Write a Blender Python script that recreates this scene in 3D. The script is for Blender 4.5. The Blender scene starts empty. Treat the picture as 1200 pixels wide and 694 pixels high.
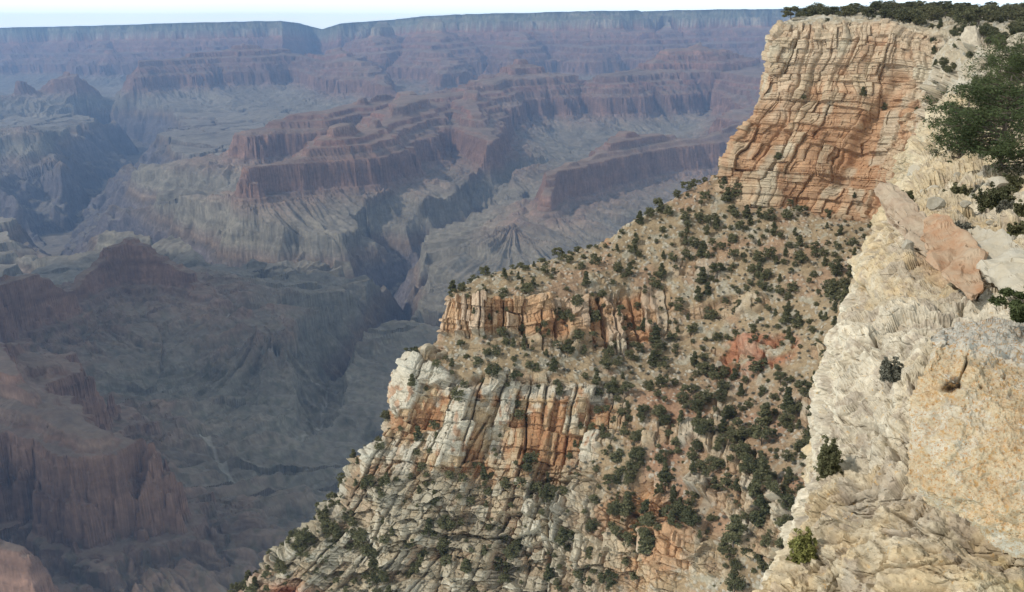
import bpy, math, random
import numpy as np
from mathutils import Vector, Matrix

rng = np.random.default_rng(7)
random.seed(7)
C = bpy.context.scene.collection
F = 1152.0
PITCH = math.radians(14.9)
CP, SP = math.cos(PITCH), math.sin(PITCH)

# ------------------------------------------------------------ view geometry
def ray(px, py):
    px = np.asarray(px, float); py = np.asarray(py, float)
    x = (px-600)/F; v = (347-py)/F
    return x, CP+v*SP, -SP+v*CP
def at(px, py, Y):
    x, y, z = ray(px, py); k = np.asarray(Y, float)/y
    return np.stack([x*k, y*k, z*k], -1)
def atz(px, py, z):
    x, y, dz = ray(px, py); k = np.asarray(z, float)/dz
    return np.stack([x*k, y*k, dz*k], -1)
def project(P):
    d = P[..., 1]*CP-P[..., 2]*SP
    u = P[..., 1]*SP+P[..., 2]*CP
    return 600+F*P[..., 0]/d, 347-F*u/d, d

# ------------------------------------------------------------ noise
from concurrent.futures import ThreadPoolExecutor
POOL = ThreadPoolExecutor(max_workers=4)
def par(fn, arrs):
    """run fn over row blocks of the arrays, four at a time"""
    arrs = np.broadcast_arrays(*arrs); n = arrs[0].shape[0] if arrs[0].ndim else 1
    if arrs[0].size < 60000: return fn(*arrs)
    cuts = np.linspace(0, n, 17).astype(int)
    out = list(POOL.map(lambda k: fn(*[a[cuts[k]:cuts[k+1]] for a in arrs]), range(16)))
    if isinstance(out[0], tuple): return tuple(np.concatenate([o[i] for o in out]) for i in range(len(out[0])))
    return np.concatenate(out)
def _hi(ix, iy, iz, seed=0):
    with np.errstate(over='ignore'):
        n = ix.astype(np.int32).view(np.uint32)*np.uint32(374761393)+iy.astype(np.int32).view(np.uint32)*np.uint32(668265263)+iz.astype(np.int32).view(np.uint32)*np.uint32(2147483647-1640531)+np.uint32((seed*974634777) & 0xffffffff)
        n = (n ^ (n >> np.uint32(13)))*np.uint32(1274126177)
        n = (n ^ (n >> np.uint32(16)))*np.uint32(2246822519)
        return n ^ (n >> np.uint32(15))
def _h(ix, iy, iz, seed=0):
    return (_hi(np.asarray(ix), np.asarray(iy), np.asarray(iz), seed) & np.uint32(0xffffff)).astype(np.float32)/np.float32(16777216.0)
_a = np.random.default_rng(1).normal(size=(256, 3)); G3 = (_a/np.linalg.norm(_a, axis=1, keepdims=True)).astype(np.float32)
_b = np.arange(256)*2*np.pi/256; G2 = np.stack([np.cos(_b), np.sin(_b)], 1).astype(np.float32)
def _n3(x, y, z, seed):
    ix = np.floor(x); iy = np.floor(y); iz = np.floor(z)
    fx = (x-ix).astype(np.float32); fy = (y-iy).astype(np.float32); fz = (z-iz).astype(np.float32)
    ux = fx*fx*fx*(fx*(fx*6-15)+10); uy = fy*fy*fy*(fy*(fy*6-15)+10); uz = fz*fz*fz*(fz*(fz*6-15)+10)
    r = 0
    for dx in (0, 1):
        wx = ux if dx else 1-ux
        for dy in (0, 1):
            wxy = wx*(uy if dy else 1-uy)
            for dz in (0, 1):
                g = G3[_hi(ix+dx, iy+dy, iz+dz, seed) & np.uint32(255)]
                r = r+(g[..., 0]*(fx-dx)+g[..., 1]*(fy-dy)+g[..., 2]*(fz-dz))*(wxy*(uz if dz else 1-uz))
    return r*1.6
def noise3(x, y, z, seed=0): return par(lambda a, b, c: _n3(a, b, c, seed), (x, y, z))
def _n2(x, y, seed):
    ix = np.floor(x); iy = np.floor(y); z = np.zeros_like(ix)
    fx = (x-ix).astype(np.float32); fy = (y-iy).astype(np.float32)
    ux = fx*fx*fx*(fx*(fx*6-15)+10); uy = fy*fy*fy*(fy*(fy*6-15)+10)
    r = 0
    for dx in (0, 1):
        for dy in (0, 1):
            g = G2[_hi(ix+dx, iy+dy, z, seed) & np.uint32(255)]
            r = r+(g[..., 0]*(fx-dx)+g[..., 1]*(fy-dy))*((ux if dx else 1-ux)*(uy if dy else 1-uy))
    return r*1.5
def noise2(x, y, seed=0): return par(lambda a, b: _n2(a, b, seed), (x, y))
def fbm2(x, y, o=4, seed=0, gain=.5):
    r = 0; a = 1
    for i in range(o):
        r = r+a*noise2(x*2**i, y*2**i, seed+i*17); a *= gain
    return r
def ridged2(x, y, o=4, seed=0, gain=.5):
    r = 0; a = 1
    for i in range(o):
        r = r+a*(1-2*np.abs(noise2(x*2**i, y*2**i, seed+i*17))); a *= gain
    return r
def fbm3(P, sc, o=3, seed=0, gain=.5):
    r = 0; a = 1
    sc = np.asarray(sc, float)+np.zeros(3)
    for i in range(o):
        r = r+a*noise3(P[..., 0]/sc[0]*2**i, P[..., 1]/sc[1]*2**i, P[..., 2]/sc[2]*2**i, seed+i*17); a *= gain
    return r
def _wor(q0, q1, q2, seed, jit):
    q = (q0, q1, q2); i0 = [np.floor(a) for a in q]; fr = [(a-b).astype(np.float32) for a, b in zip(q, i0)]
    f1 = np.full(q0.shape, 9., np.float32); f2 = f1.copy(); idv = np.zeros_like(f1); S = np.float32(1/1024.)
    for dx in (-1, 0, 1):
        for dy in (-1, 0, 1):
            for dz in (-1, 0, 1):
                h = _hi(i0[0]+dx, i0[1]+dy, i0[2]+dz, seed)
                ox = (h & np.uint32(1023)).astype(np.float32)*S; oy = ((h >> np.uint32(10)) & np.uint32(1023)).astype(np.float32)*S; oz = ((h >> np.uint32(20)) & np.uint32(1023)).astype(np.float32)*S
                d = (dx+.5+(ox-.5)*jit-fr[0])**2+(dy+.5+(oy-.5)*jit-fr[1])**2+(dz+.5+(oz-.5)*jit-fr[2])**2
                m = d < f1
                f2 = np.where(m, f1, np.minimum(f2, d)); idv = np.where(m, ((h*np.uint32(2654435761)) >> np.uint32(12)).astype(np.float32)/1048576., idv); f1 = np.where(m, d, f1)
    return np.sqrt(f1), np.sqrt(f2), idv
def worley(P, sc, seed=0, jit=.9):
    """F1, F2, random value of the nearest cell"""
    sc = np.asarray(sc, float)+np.zeros(3); q = P/sc
    with np.errstate(over='ignore'): return par(lambda a, b, c: _wor(a, b, c, seed, np.float32(jit)), (q[..., 0], q[..., 1], q[..., 2]))
def brick(s, z, w, h, seed, wj=.5):
    """jointed blocks: random value per block, distance to the nearest upright joint in metres"""
    zi = np.floor(z/h+.35*noise2(s/(w*9), z/(h*6), seed+3)); q = s/w+_h(zi, 0*zi, 0*zi, seed)*7
    q = q+wj*noise2(q*.9, zi*3.1, seed+1)
    si = np.floor(q); f = q-si
    return _h(si, zi, 0*zi, seed+2), np.minimum(f, 1-f)*w
def sst(a, b, x):
    t = np.clip((x-a)/(b-a), 0, 1); return t*t*(3-2*t)
def lerp(a, b, t):
    return a+(b-a)*t
def mixc(a, b, t):
    t = np.asarray(t)[..., None]; return a*(1-t)+np.asarray(b, float)*t

# ------------------------------------------------------------ mesh helpers
def grid_mesh(name, P, mat, attrs=None, cols=None, flip=False, smooth=True):
    n, m = P.shape[:2]
    me = bpy.data.meshes.new(name)
    idx = np.arange(n*m, dtype=np.int32).reshape(n, m)
    q = np.stack([idx[:-1, :-1], idx[:-1, 1:], idx[1:, 1:], idx[1:, :-1]], -1).reshape(-1, 4)
    if flip: q = q[:, ::-1]
    me.vertices.add(n*m); me.vertices.foreach_set('co', P.reshape(-1).astype(np.float32))
    k = len(q)
    me.loops.add(k*4); me.loops.foreach_set('vertex_index', np.ascontiguousarray(q).reshape(-1))
    me.polygons.add(k); me.polygons.foreach_set('loop_start', np.arange(0, k*4, 4, dtype=np.int32))
    me.update(calc_edges=True)
    me.polygons.foreach_set('use_smooth', np.full(k, smooth))
    for nm, a in (attrs or {}).items():
        at_ = me.attributes.new(nm, 'FLOAT', 'POINT'); at_.data.foreach_set('value', a.reshape(-1).astype(np.float32))
    for nm, a in (cols or {}).items():
        at_ = me.attributes.new(nm, 'FLOAT_COLOR', 'POINT')
        c4 = np.ones((n*m, 4), np.float32); c4[:, :3] = np.clip(a.reshape(-1, 3), 0, 1)
        at_.data.foreach_set('color', c4.reshape(-1))
    me.materials.append(mat)
    o = bpy.data.objects.new(name, me); C.objects.link(o)
    return o
def raw_mesh(name, V, Fc, mat, smooth=False):
    me = bpy.data.meshes.new(name)
    V = np.asarray(V, np.float32); Fc = np.asarray(Fc, np.int32)
    me.vertices.add(len(V)); me.vertices.foreach_set('co', V.reshape(-1))
    k, w = Fc.shape
    me.loops.add(k*w); me.loops.foreach_set('vertex_index', Fc.reshape(-1))
    me.polygons.add(k); me.polygons.foreach_set('loop_start', np.arange(0, k*w, w, dtype=np.int32))
    me.update(calc_edges=True)
    me.polygons.foreach_set('use_smooth', np.full(k, smooth))
    me.materials.append(mat)
    return me
def normals(P):
    a = np.gradient(P, axis=0); b = np.gradient(P, axis=1)
    n = np.cross(a, b); l = np.linalg.norm(n, axis=-1, keepdims=True)
    return n/np.maximum(l, 1e-9)
def blur(A, k, axis):
    if k < 1: return A
    w = np.exp(-.5*(np.arange(-2*k, 2*k+1)/k)**2); w /= w.sum()
    pad = [(0, 0)]*A.ndim; pad[axis] = (2*k, 2*k)
    B = np.pad(A, pad, mode='edge'); out = np.zeros_like(A); n = A.shape[axis]
    for i, wi in enumerate(w):
        sl = [slice(None)]*A.ndim; sl[axis] = slice(i, i+n); out += wi*B[tuple(sl)]
    return out
def blur2(A, k): return blur(blur(A, k, 0), k, 1)
def loft(ctrl, nrow, ncol, rw=None, sm=6):
    """ctrl: rows x cols x 3 world points; rw: row weights"""
    ctrl = np.asarray(ctrl, float); R, K = ctrl.shape[:2]
    seg = np.linalg.norm(np.diff(ctrl, axis=1), axis=-1).mean(0); cp = np.r_[0, np.cumsum(seg)]; cp /= cp[-1]
    px, py, d = project(ctrl)
    segp = np.hypot(np.diff(px, axis=0), np.diff(py, axis=0)).mean(1) if rw is None else np.asarray(rw, float)
    rp = np.r_[0, np.cumsum(segp)]; rp /= rp[-1]
    sp = np.hypot(np.diff(px, axis=1), np.diff(py, axis=1)).mean(0)+6; cp = np.r_[0, np.cumsum(sp)]; cp /= cp[-1]
    t = np.linspace(0, 1, nrow); s = np.linspace(0, 1, ncol)
    A = np.stack([np.stack([np.interp(t, rp, ctrl[:, j, c]) for j in range(K)], 1) for c in range(3)], -1)
    B = np.stack([np.stack([np.interp(s, cp, A[i, :, c]) for i in range(nrow)], 0) for c in range(3)], -1)
    return blur2(B, sm), np.interp(t, rp, np.arange(R)), np.interp(s, cp, np.arange(K))

# ------------------------------------------------------------ materials
def mat_new(name):
    m = bpy.data.materials.new(name); m.use_nodes = True
    nt = m.node_tree; nt.nodes.clear()
    out = nt.nodes.new('ShaderNodeOutputMaterial'); b = nt.nodes.new('ShaderNodeBsdfPrincipled')
    nt.links.new(b.outputs[0], out.inputs[0])
    b.inputs['Roughness'].default_value = .95; b.inputs['Specular IOR Level'].default_value = .12
    return m, nt, b
def nd(nt, t, **k):
    n = nt.nodes.new(t)
    for a, v in k.items(): setattr(n, a, v)
    return n
def rock_mat(name, scales, bump=.5, bdist=.3, ys=1., attr='albedo', var=.35, warm=(.9, .62, .4), speck=None):
    """colour comes from the geology attribute, broken up by object-space noise"""
    m, nt, b = mat_new(name); L = nt.links.new
    a = nd(nt, 'ShaderNodeAttribute', attribute_name=attr)
    tc = nd(nt, 'ShaderNodeTexCoord')
    col = a.outputs['Color']; hgt = None
    for i, s in enumerate(scales):
        mp = nd(nt, 'ShaderNodeMapping'); L(tc.outputs['Object'], mp.inputs[0]); mp.inputs['Scale'].default_value = (1/s, ys/s, (1.6 if ys == 1 else 1)/s)
        n = nd(nt, 'ShaderNodeTexNoise'); n.inputs['Scale'].default_value = 1; n.inputs['Detail'].default_value = 6; n.inputs['Roughness'].default_value = .65
        L(mp.outputs[0], n.inputs['Vector'])
        r = nd(nt, 'ShaderNodeMapRange'); r.inputs['From Min'].default_value = .3; r.inputs['From Max'].default_value = .7
        r.inputs['To Min'].default_value = 1-var; r.inputs['To Max'].default_value = 1+var
        L(n.outputs['Fac'], r.inputs['Value'])
        mx = nd(nt, 'ShaderNodeMix', data_type='RGBA', blend_type='MULTIPLY'); mx.inputs[0].default_value = 1
        L(col, mx.inputs[6]); L(r.outputs[0], mx.inputs[7]); col = mx.outputs[2]
        if hgt is None: hgt = n.outputs['Fac']
        else:
            ad = nd(nt, 'ShaderNodeMath', operation='MULTIPLY_ADD'); ad.inputs[1].default_value = .45
            L(n.outputs['Fac'], ad.inputs[0]); L(hgt, ad.inputs[2]); hgt = ad.outputs[0]
    v = nd(nt, 'ShaderNodeTexVoronoi', feature='DISTANCE_TO_EDGE'); mp = nd(nt, 'ShaderNodeMapping')
    s = scales[0]*1.3; mp.inputs['Scale'].default_value = (1/s, 1/s, 1.8/s); L(tc.outputs['Object'], mp.inputs[0])
    n2 = nd(nt, 'ShaderNodeTexNoise'); n2.inputs['Scale'].default_value = 1.5; L(mp.outputs[0], n2.inputs['Vector'])
    mv = nd(nt, 'ShaderNodeMix', data_type='VECTOR'); mv.inputs[0].default_value = .35
    L(mp.outputs[0], mv.inputs[4]); L(n2.outputs['Color'], mv.inputs[5]); L(mv.outputs[1], v.inputs['Vector']); v.inputs['Scale'].default_value = 1.4
    cr = nd(nt, 'ShaderNodeMapRange'); cr.inputs['From Max'].default_value = .06; L(v.outputs['Distance'], cr.inputs['Value'])
    ad = nd(nt, 'ShaderNodeMath', operation='MULTIPLY_ADD'); ad.inputs[1].default_value = .35
    L(cr.outputs[0], ad.inputs[0]); L(hgt, ad.inputs[2]); hgt = ad.outputs[0]
    bp = nd(nt, 'ShaderNodeBump'); bp.inputs['Strength'].default_value = bump; bp.inputs['Distance'].default_value = bdist
    L(hgt, bp.inputs['Height']); L(bp.outputs[0], b.inputs['Normal'])
    if speck:
        for sc, c, lo, hi in speck:
            n = nd(nt, 'ShaderNodeTexNoise'); n.inputs['Scale'].default_value = 1/sc; n.inputs['Detail'].default_value = 8; n.inputs['Roughness'].default_value = .7
            L(tc.outputs['Object'], n.inputs['Vector'])
            r = nd(nt, 'ShaderNodeMapRange'); r.inputs['From Min'].default_value = lo; r.inputs['From Max'].default_value = hi; L(n.outputs['Fac'], r.inputs['Value'])
            mx = nd(nt, 'ShaderNodeMix', data_type='RGBA'); L(r.outputs[0], mx.inputs[0]); L(col, mx.inputs[6]); mx.inputs[7].default_value = (*c, 1); col = mx.outputs[2]
    L(col, b.inputs['Base Color'])
    return m

M_far = rock_mat('canyon_strata', (90., 20.), bump=.4, bdist=8., var=.2)
M_mid = rock_mat('slope_rock', (2.6, .7), bump=.6, bdist=.5, var=.2)
M_cliff = rock_mat('layered_cliff_rock', (3.0, .8), bump=.5, bdist=.5, var=.16)
M_near = rock_mat('pale_limestone', (.5, .12), bump=.85, bdist=.06, ys=.9, var=.18,
                  speck=[(.11, (.50, .33, .15), .60, .68), (.045, (.14, .12, .09), .61, .68)])
M_lichen = rock_mat('lichen_spotted_rock', (.22, .05), bump=.6, bdist=.02, var=.14,
                    speck=[(.06, (.40, .25, .11), .53, .63), (.09, (.48, .45, .38), .60, .66), (.026, (.36, .19, .08), .54, .62), (.03, (.10, .08, .06), .64, .70)])
def leaf_mat(name, c1, c2):
    m, nt, b = mat_new(name); L = nt.links.new
    tc = nd(nt, 'ShaderNodeTexCoord'); n = nd(nt, 'ShaderNodeTexNoise'); n.inputs['Scale'].default_value = 1.6; n.inputs['Detail'].default_value = 5
    oi = nd(nt, 'ShaderNodeObjectInfo'); L(tc.outputs['Object'], n.inputs['Vector'])
    ad = nd(nt, 'ShaderNodeMath', operation='MULTIPLY_ADD'); ad.inputs[1].default_value = .5; L(oi.outputs['Random'], ad.inputs[0])
    s = nd(nt, 'ShaderNodeMath', operation='SUBTRACT'); L(n.outputs['Fac'], s.inputs[0]); s.inputs[1].default_value = .25; L(s.outputs[0], ad.inputs[2])
    cr = nd(nt, 'ShaderNodeMix', data_type='RGBA'); L(ad.outputs[0], cr.inputs[0]); cr.inputs[6].default_value = (*c1, 1); cr.inputs[7].default_value = (*c2, 1)
    L(cr.outputs[2], b.inputs['Base Color']); b.inputs['Roughness'].default_value = .75
    return m
M_leaf = leaf_mat('juniper_needles', (.062, .070, .036), (.175, .165, .085))
M_pine = leaf_mat('pinyon_needles', (.042, .060, .026), (.092, .108, .044))
M_sage = leaf_mat('grey_sage_leaves', (.13, .13, .10), (.22, .21, .17))
M_yel = leaf_mat('yellow_green_leaves', (.13, .14, .04), (.24, .23, .08))
M_bark, _nt, _b = mat_new('grey_bark'); _b.inputs['Base Color'].default_value = (.13, .105, .085, 1)
_n = nd(_nt, 'ShaderNodeTexNoise'); _n.inputs['Scale'].default_value = 9; _bp = nd(_nt, 'ShaderNodeBump'); _bp.inputs['Distance'].default_value = .03
_nt.links.new(_n.outputs['Fac'], _bp.inputs['Height']); _nt.links.new(_bp.outputs[0], _b.inputs['Normal'])

# ------------------------------------------------------------ the far canyon
PROF = np.array([(-4000, 12), (0, 0), (14, -48), (60, -78), (74, -112), (112, -128), (136, -245), (330, -335), (345, -372), (450, -405),
                 (464, -448), (590, -488), (602, -532), (720, -575), (732, -615), (800, -640), (845, -785), (885, -803), (900, -828), (970, -850),
                 (1150, -915), (1450, -975), (2600, -1015), (7000, -1060)], float)
def Zof(u): return np.interp(u, PROF[:, 0], PROF[:, 1])
def Uof(z): return np.interp(-z, -PROF[:, 1], PROF[:, 0])
def tilt(x, y):
    px = 600+F*x/(y*CP)
    T = np.interp(px, [-400, 0, 330, 352, 378, 400, 500, 930, 1400], [90, 120, 235, 205, 100, 185, 300, 385, 400])
    w = sst(9000, 15500, y)
    return np.minimum(.0147*y, 260)*sst(4500, 9500, y)*(1-w)+T*w
RIDGES = [
 # (px, py, Y) crest points
 [(160,276,3200),(135,290,3150),(110,310,3050),(82,336,2900)],
 [(82,336,2780),(40,318,2700),(-50,312,2550),(-200,300,2450)],
 [(160,276,3200),(200,298,3150),(232,318,3080),(262,352,2940),(310,390,2700)],
 [(340,336,3620),(385,350,3560),(440,352,3500)],
 [(112,502,1490),(70,482,1560),(20,442,1650),(-40,402,1760),(-160,380,1900)],
 [(48,420,1850),(10,405,1880),(-60,395,1950)],
 [(30,655,1230),(-60,600,1260),(-200,560,1300)],
 # central mesa, two tiers, and its butte
 [(615,70,9000),(575,90,8600),(540,97,8200),(480,105,7600),(440,110,7300),(375,131,6800),(292,142,6450)],
 [(615,70,9000),(650,88,9300),(690,98,9500)],
 [(480,105,7600),(470,130,6500),(431,144,5800),(394,155,5500),(337,176,5150),(289,188,5000)],
 [(540,112,7700),(560,135,6700),(575,165,6000)],
 # right: pale peak and red shoulders
 [(700,96,9000),(730,80,9300),(780,70,9700),(805,57,9900),(825,46,10000),(846,58,10100),(870,72,10300),(920,76,10700),(1000,80,11000)],
 [(870,72,10300),(890,98,8600),(860,125,7600),(900,128,7000)],
 [(960,130,6500),(880,140,6400),(800,154,6000),(734,157,5750),(708,181,5400),(690,197,5150),(655,212,4850),(640,238,4500),(600,272,4250)],
 # left: long red ridge
 [(0,96,11200),(60,92,11400),(85,78,11700),(150,69,12000),(200,72,12300),(245,62,12600),(275,52,12900),(310,58,13300),(345,62,13800)],
 [(-160,160,8600),(-40,152,8300),(8,153,8000),(38,166,7700)],
 [(-300,60,14500),(-150,75,13500),(-60,90,13000)],
 [(380,60,13500),(420,70,12000),(440,85,11000),(455,100,10200)],
 [(505,26,16800),(505,36,14500),(507,55,13200),(520,72,12200),(500,95,11200)],
 [(440,30,17000),(442,40,15300),(436,52,14500)],
 [(600,20,16500),(610,48,14000),(600,62,13300)],
 [(690,16,16500),(700,55,13600)],
 [(780,14,16500),(770,45,14300)],
 [(120,34,20000),(130,58,17000)], [(250,30,20000),(240,50,17000)],
]
RIM = [(-420,33,23500),(0,33,22500),(200,29,21500),(330,25,21000),(365,33,23500),(395,29,21000),(500,20,19500),(700,15,19000),(930,12,18500),(1250,10,18500)]
# drains: (px, py, z used to place it, half width, depth)
DRAINS = [
 [(-160,285,-1400,420,400),(0,290,-1400,400,400),(62,297,-1400,520,420),(100,262,-1400,420,420),(150,222,-1400,420,420),(172,196,-1400,430,420),(120,186,-1390,450,420),(150,168,-1380,430,400),(230,157,-1370,380,380),(300,150,-1350,380,380),(420,130,-1300,300,300)],
 [(290,640,-1010,25,16),(245,590,-1010,30,20),(300,583,-1012,40,26),(345,560,-1015,40,34),(372,535,-1020,48,60),(380,495,-1050,70,130),(392,466,-1090,100,190),(440,425,-1130,125,230),(472,0,3950,150,270),(440,0,4330,190,310),(360,0,4330,210,350),(300,0,4340,210,370),(230,0,4620,230,390),(150,0,5350,260,400),(62,297,-1400,420,410)],
 [(240,445,-1000,15,15),(320,430,-1050,45,80),(390,415,-1100,70,160),(440,425,-1130,110,230)],
 [(650,0,6900,40,40),(600,0,6150,90,110),(560,0,5450,150,190),(500,0,4880,220,250),(460,0,4600,230,290),(440,0,4330,200,310)],
 [(480,262,-1010,60,40),(470,285,-1060,130,130),(465,310,-1150,200,250)],
 [(270,470,-1000,20,20),(330,478,-1030,40,60),(380,495,-1050,70,130)],
 [(-60,232,-1200,250,250),(40,240,-1280,320,300),(70,280,-1350,350,380)],
 [(62,297,-1400,500,420),(64,0,5950,330,425),(68,0,5500,260,350),(73,0,5050,210,250),(80,0,4650,150,150),(92,0,4300,60,60)],
 [(250,250,-1050,110,90),(180,262,-1150,200,220),(100,275,-1300,300,350)],
 [(560,330,-1010,50,60),(510,345,-1090,100,160),(472,0,3950,130,260)],
 [(60,140,-1100,200,150),(110,170,-1250,300,300),(120,186,-1300,350,350)],
 [(270,225,-1050,100,100),(200,222,-1150,220,240),(150,222,-1300,330,380)],
]
def seg_scan(X, Y, pts, cb):
    for i in range(len(pts)-1):
        a, b = pts[i], pts[i+1]
        dx, dy = b[0]-a[0], b[1]-a[1]; l2 = dx*dx+dy*dy
        t = np.clip(((X-a[0])*dx+(Y-a[1])*dy)/l2, 0, 1)
        qx, qy = X-(a[0]+t*dx), Y-(a[1]+t*dy)
        cb(a, b, t, np.hypot(qx, qy), i, qx, qy, math.sqrt(l2))
def canyon(X, Y):
    # domain warp, growing with distance so the far walls are scalloped on the scale one sees
    wx = 230*fbm2(X/1500, Y/1500, 4, 3); wy = 230*fbm2(X/1500, Y/1500, 4, 11)
    wk = sst(3500, 10000, Y)*.75+.25
    Xw, Yw = X+wx*wk, Y+wy*wk
    u = np.full(X.shape, 1e9); sc = np.zeros(X.shape); dd = np.zeros(X.shape)
    for k, rd in enumerate(RIDGES):
        W = at(*np.array(rd, float).T)
        U = Uof(W[:, 2]-tilt(W[:, 0], W[:, 1]))
        pts = [(W[i, 0], W[i, 1], U[i]) for i in range(len(rd))]
        off = [k*7919.0]
        def cb(a, b, t, d, i, qx, qy, ln):
            nonlocal u, sc, dd
            d = np.maximum(0, d-np.clip(Y*.005, 8, 60)); v = a[2]+(b[2]-a[2])*t+d
            m = v < u
            # coordinate along the contour: arc length plus the angle round the ends
            s = off[0]+t*ln+np.where((t <= 0) | (t >= 1), np.arctan2(qy, qx)*420, np.sign(qx*(b[1]-a[1])-qy*(b[0]-a[0]))*3777)
            u = np.where(m, v, u); sc = np.where(m, s, sc); dd = np.where(m, d, dd)
            off[0] += ln
        seg_scan(Xw, Yw, pts, cb)
    W = at(*np.array(RIM, float).T)
    yr = np.interp(X/Y, W[:, 0]/W[:, 1], W[:, 1])
    v = (yr-2600-Y)+1500*fbm2(X/3800, Y/3800, 4, 31)-350
    v = np.where(v > 0, v*.55, v)
    m = v < u
    u = np.where(m, v, u); sc = np.where(m, X*.28, sc); dd = np.where(m, 900, dd)
    # buttress and gully pattern running down-slope
    amp = np.clip(dd/500, .12, 1)
    gl = 85*(1-2*np.abs(noise2(sc/420, u/1500, 5)))+45*(1-2*np.abs(noise2(sc/170, u/700, 6)))+20*(1-2*np.abs(noise2(sc/70, u/300, 7)))
    amp = amp*np.clip(dd/140, .04, 1)
    u2 = u-gl*amp+75*fbm2(X/420, Y/420, 5, 21)*amp+20*fbm2(X/90, Y/90, 4, 23)*np.clip(dd/90, .1, 1)
    u2 = u2+(30*fbm2(X/150, Y/150, 5, 25)+9*ridged2(X/38, Y/38, 3, 26))*sst(4800, 2600, Y)*np.clip(dd/60, .06, 1)
    u2 = u2+95*fbm2(X/800, Y/800, 3, 28)*sst(3800, 5000, Y)*(u > 60)
    z = Zof(u2)
    z = np.where(z > -830, z+7*fbm2(X/60, Y/60, 4, 27)*sst(4800, 2600, Y), z)
    # thin beds standing out as ledges
    hb_ = 24+0*z; q = z/hb_+.25*fbm2(X/900, Y/900, 2, 29); f = q-np.floor(q)
    z = z+(sst(.55, 1, f)-f)*hb_*(.62-.4*sst(-840, -880, z))*(z > -960)
    q = z/61.; f = q-np.floor(q); z = z+(sst(.6, 1, f)-f)*61*.3*(z > -840)*(z < -60)
    # fluting and gullies on the long slopes
    sl = sst(860, 960, u2)*(1-sst(1500, 2300, u2))
    z += sl*(24*ridged2(sc/130, u/900, 3, 41)+5*ridged2(X/110, Y/110, 3, 43))
    z += 5*fbm2(X/380, Y/380, 4, 51)+11*sst(1300, 2200, u2)*fbm2(X/900, Y/900, 3, 53)
    z += 5*ridged2(X/260, Y/260, 4, 57, .5)*sst(1200, 1700, u2)
    # gorges
    cut = np.zeros(X.shape); gd = np.full(X.shape, 1e9)
    for k, dr in enumerate(DRAINS):
        A = np.array(dr, float); W = np.where(A[:, 2:3] < 0, atz(A[:, 0], A[:, 1], A[:, 2]), at(A[:, 0], 300+0*A[:, 0], np.abs(A[:, 2])))
        pts = [(W[i, 0], W[i, 1], A[i, 3], A[i, 4]) for i in range(len(dr))]
        def cb(a, b, t, d, i, qx, qy, ln):
            nonlocal cut, gd
            w = a[2]+(b[2]-a[2])*t; dp = a[3]+(b[3]-a[3])*t
            g = w-d+w*.36*nz+14*nf
            tap = np.minimum(dp*.5, 58)
            rest = np.clip((g-14)/(w*.8), 0, 1)
            c = np.clip(g/12, 0, 1)*tap+(rest**.85)*(dp-tap)
            cut = np.maximum(cut, c); gd = np.minimum(gd, d)
        nz = fbm2(X/520, Y/520, 4, 61); nf = fbm2(X/70, Y/70, 3, 63)
        seg_scan(X+.5*wx*wk, Y+.5*wy*wk, pts, cb)
    # side canyons winding back across the bench
    for sd, L in ((201, 1150.), (202, 700.)):
        n = noise2((X+.7*wx)/L+.25*fbm2(X/400, Y/400, 3, sd+9), (Y+.7*wy)/L, sd)
        pr = np.exp(-gd/650.); g = 10+105*pr*(L/1150)-np.abs(n)*L*.62+5*nf
        dp = 22+190*pr; tap = np.minimum(dp*.6, 50)
        c = np.clip(g/11, 0, 1)*tap+np.clip((g-12)/70, 0, 1)*(dp-tap)
        cut = np.maximum(cut, c*sst(1250, 1500, u2))
    rg = ridged2(X/190, Y/190, 4, 71)
    z = z-cut+np.clip((cut-62)/60, 0, 1)*(16*rg)*np.clip((430-cut)/60, 0, 1)
    T = tilt(X, Y)
    return z+T, z, u2, cut, gd
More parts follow.
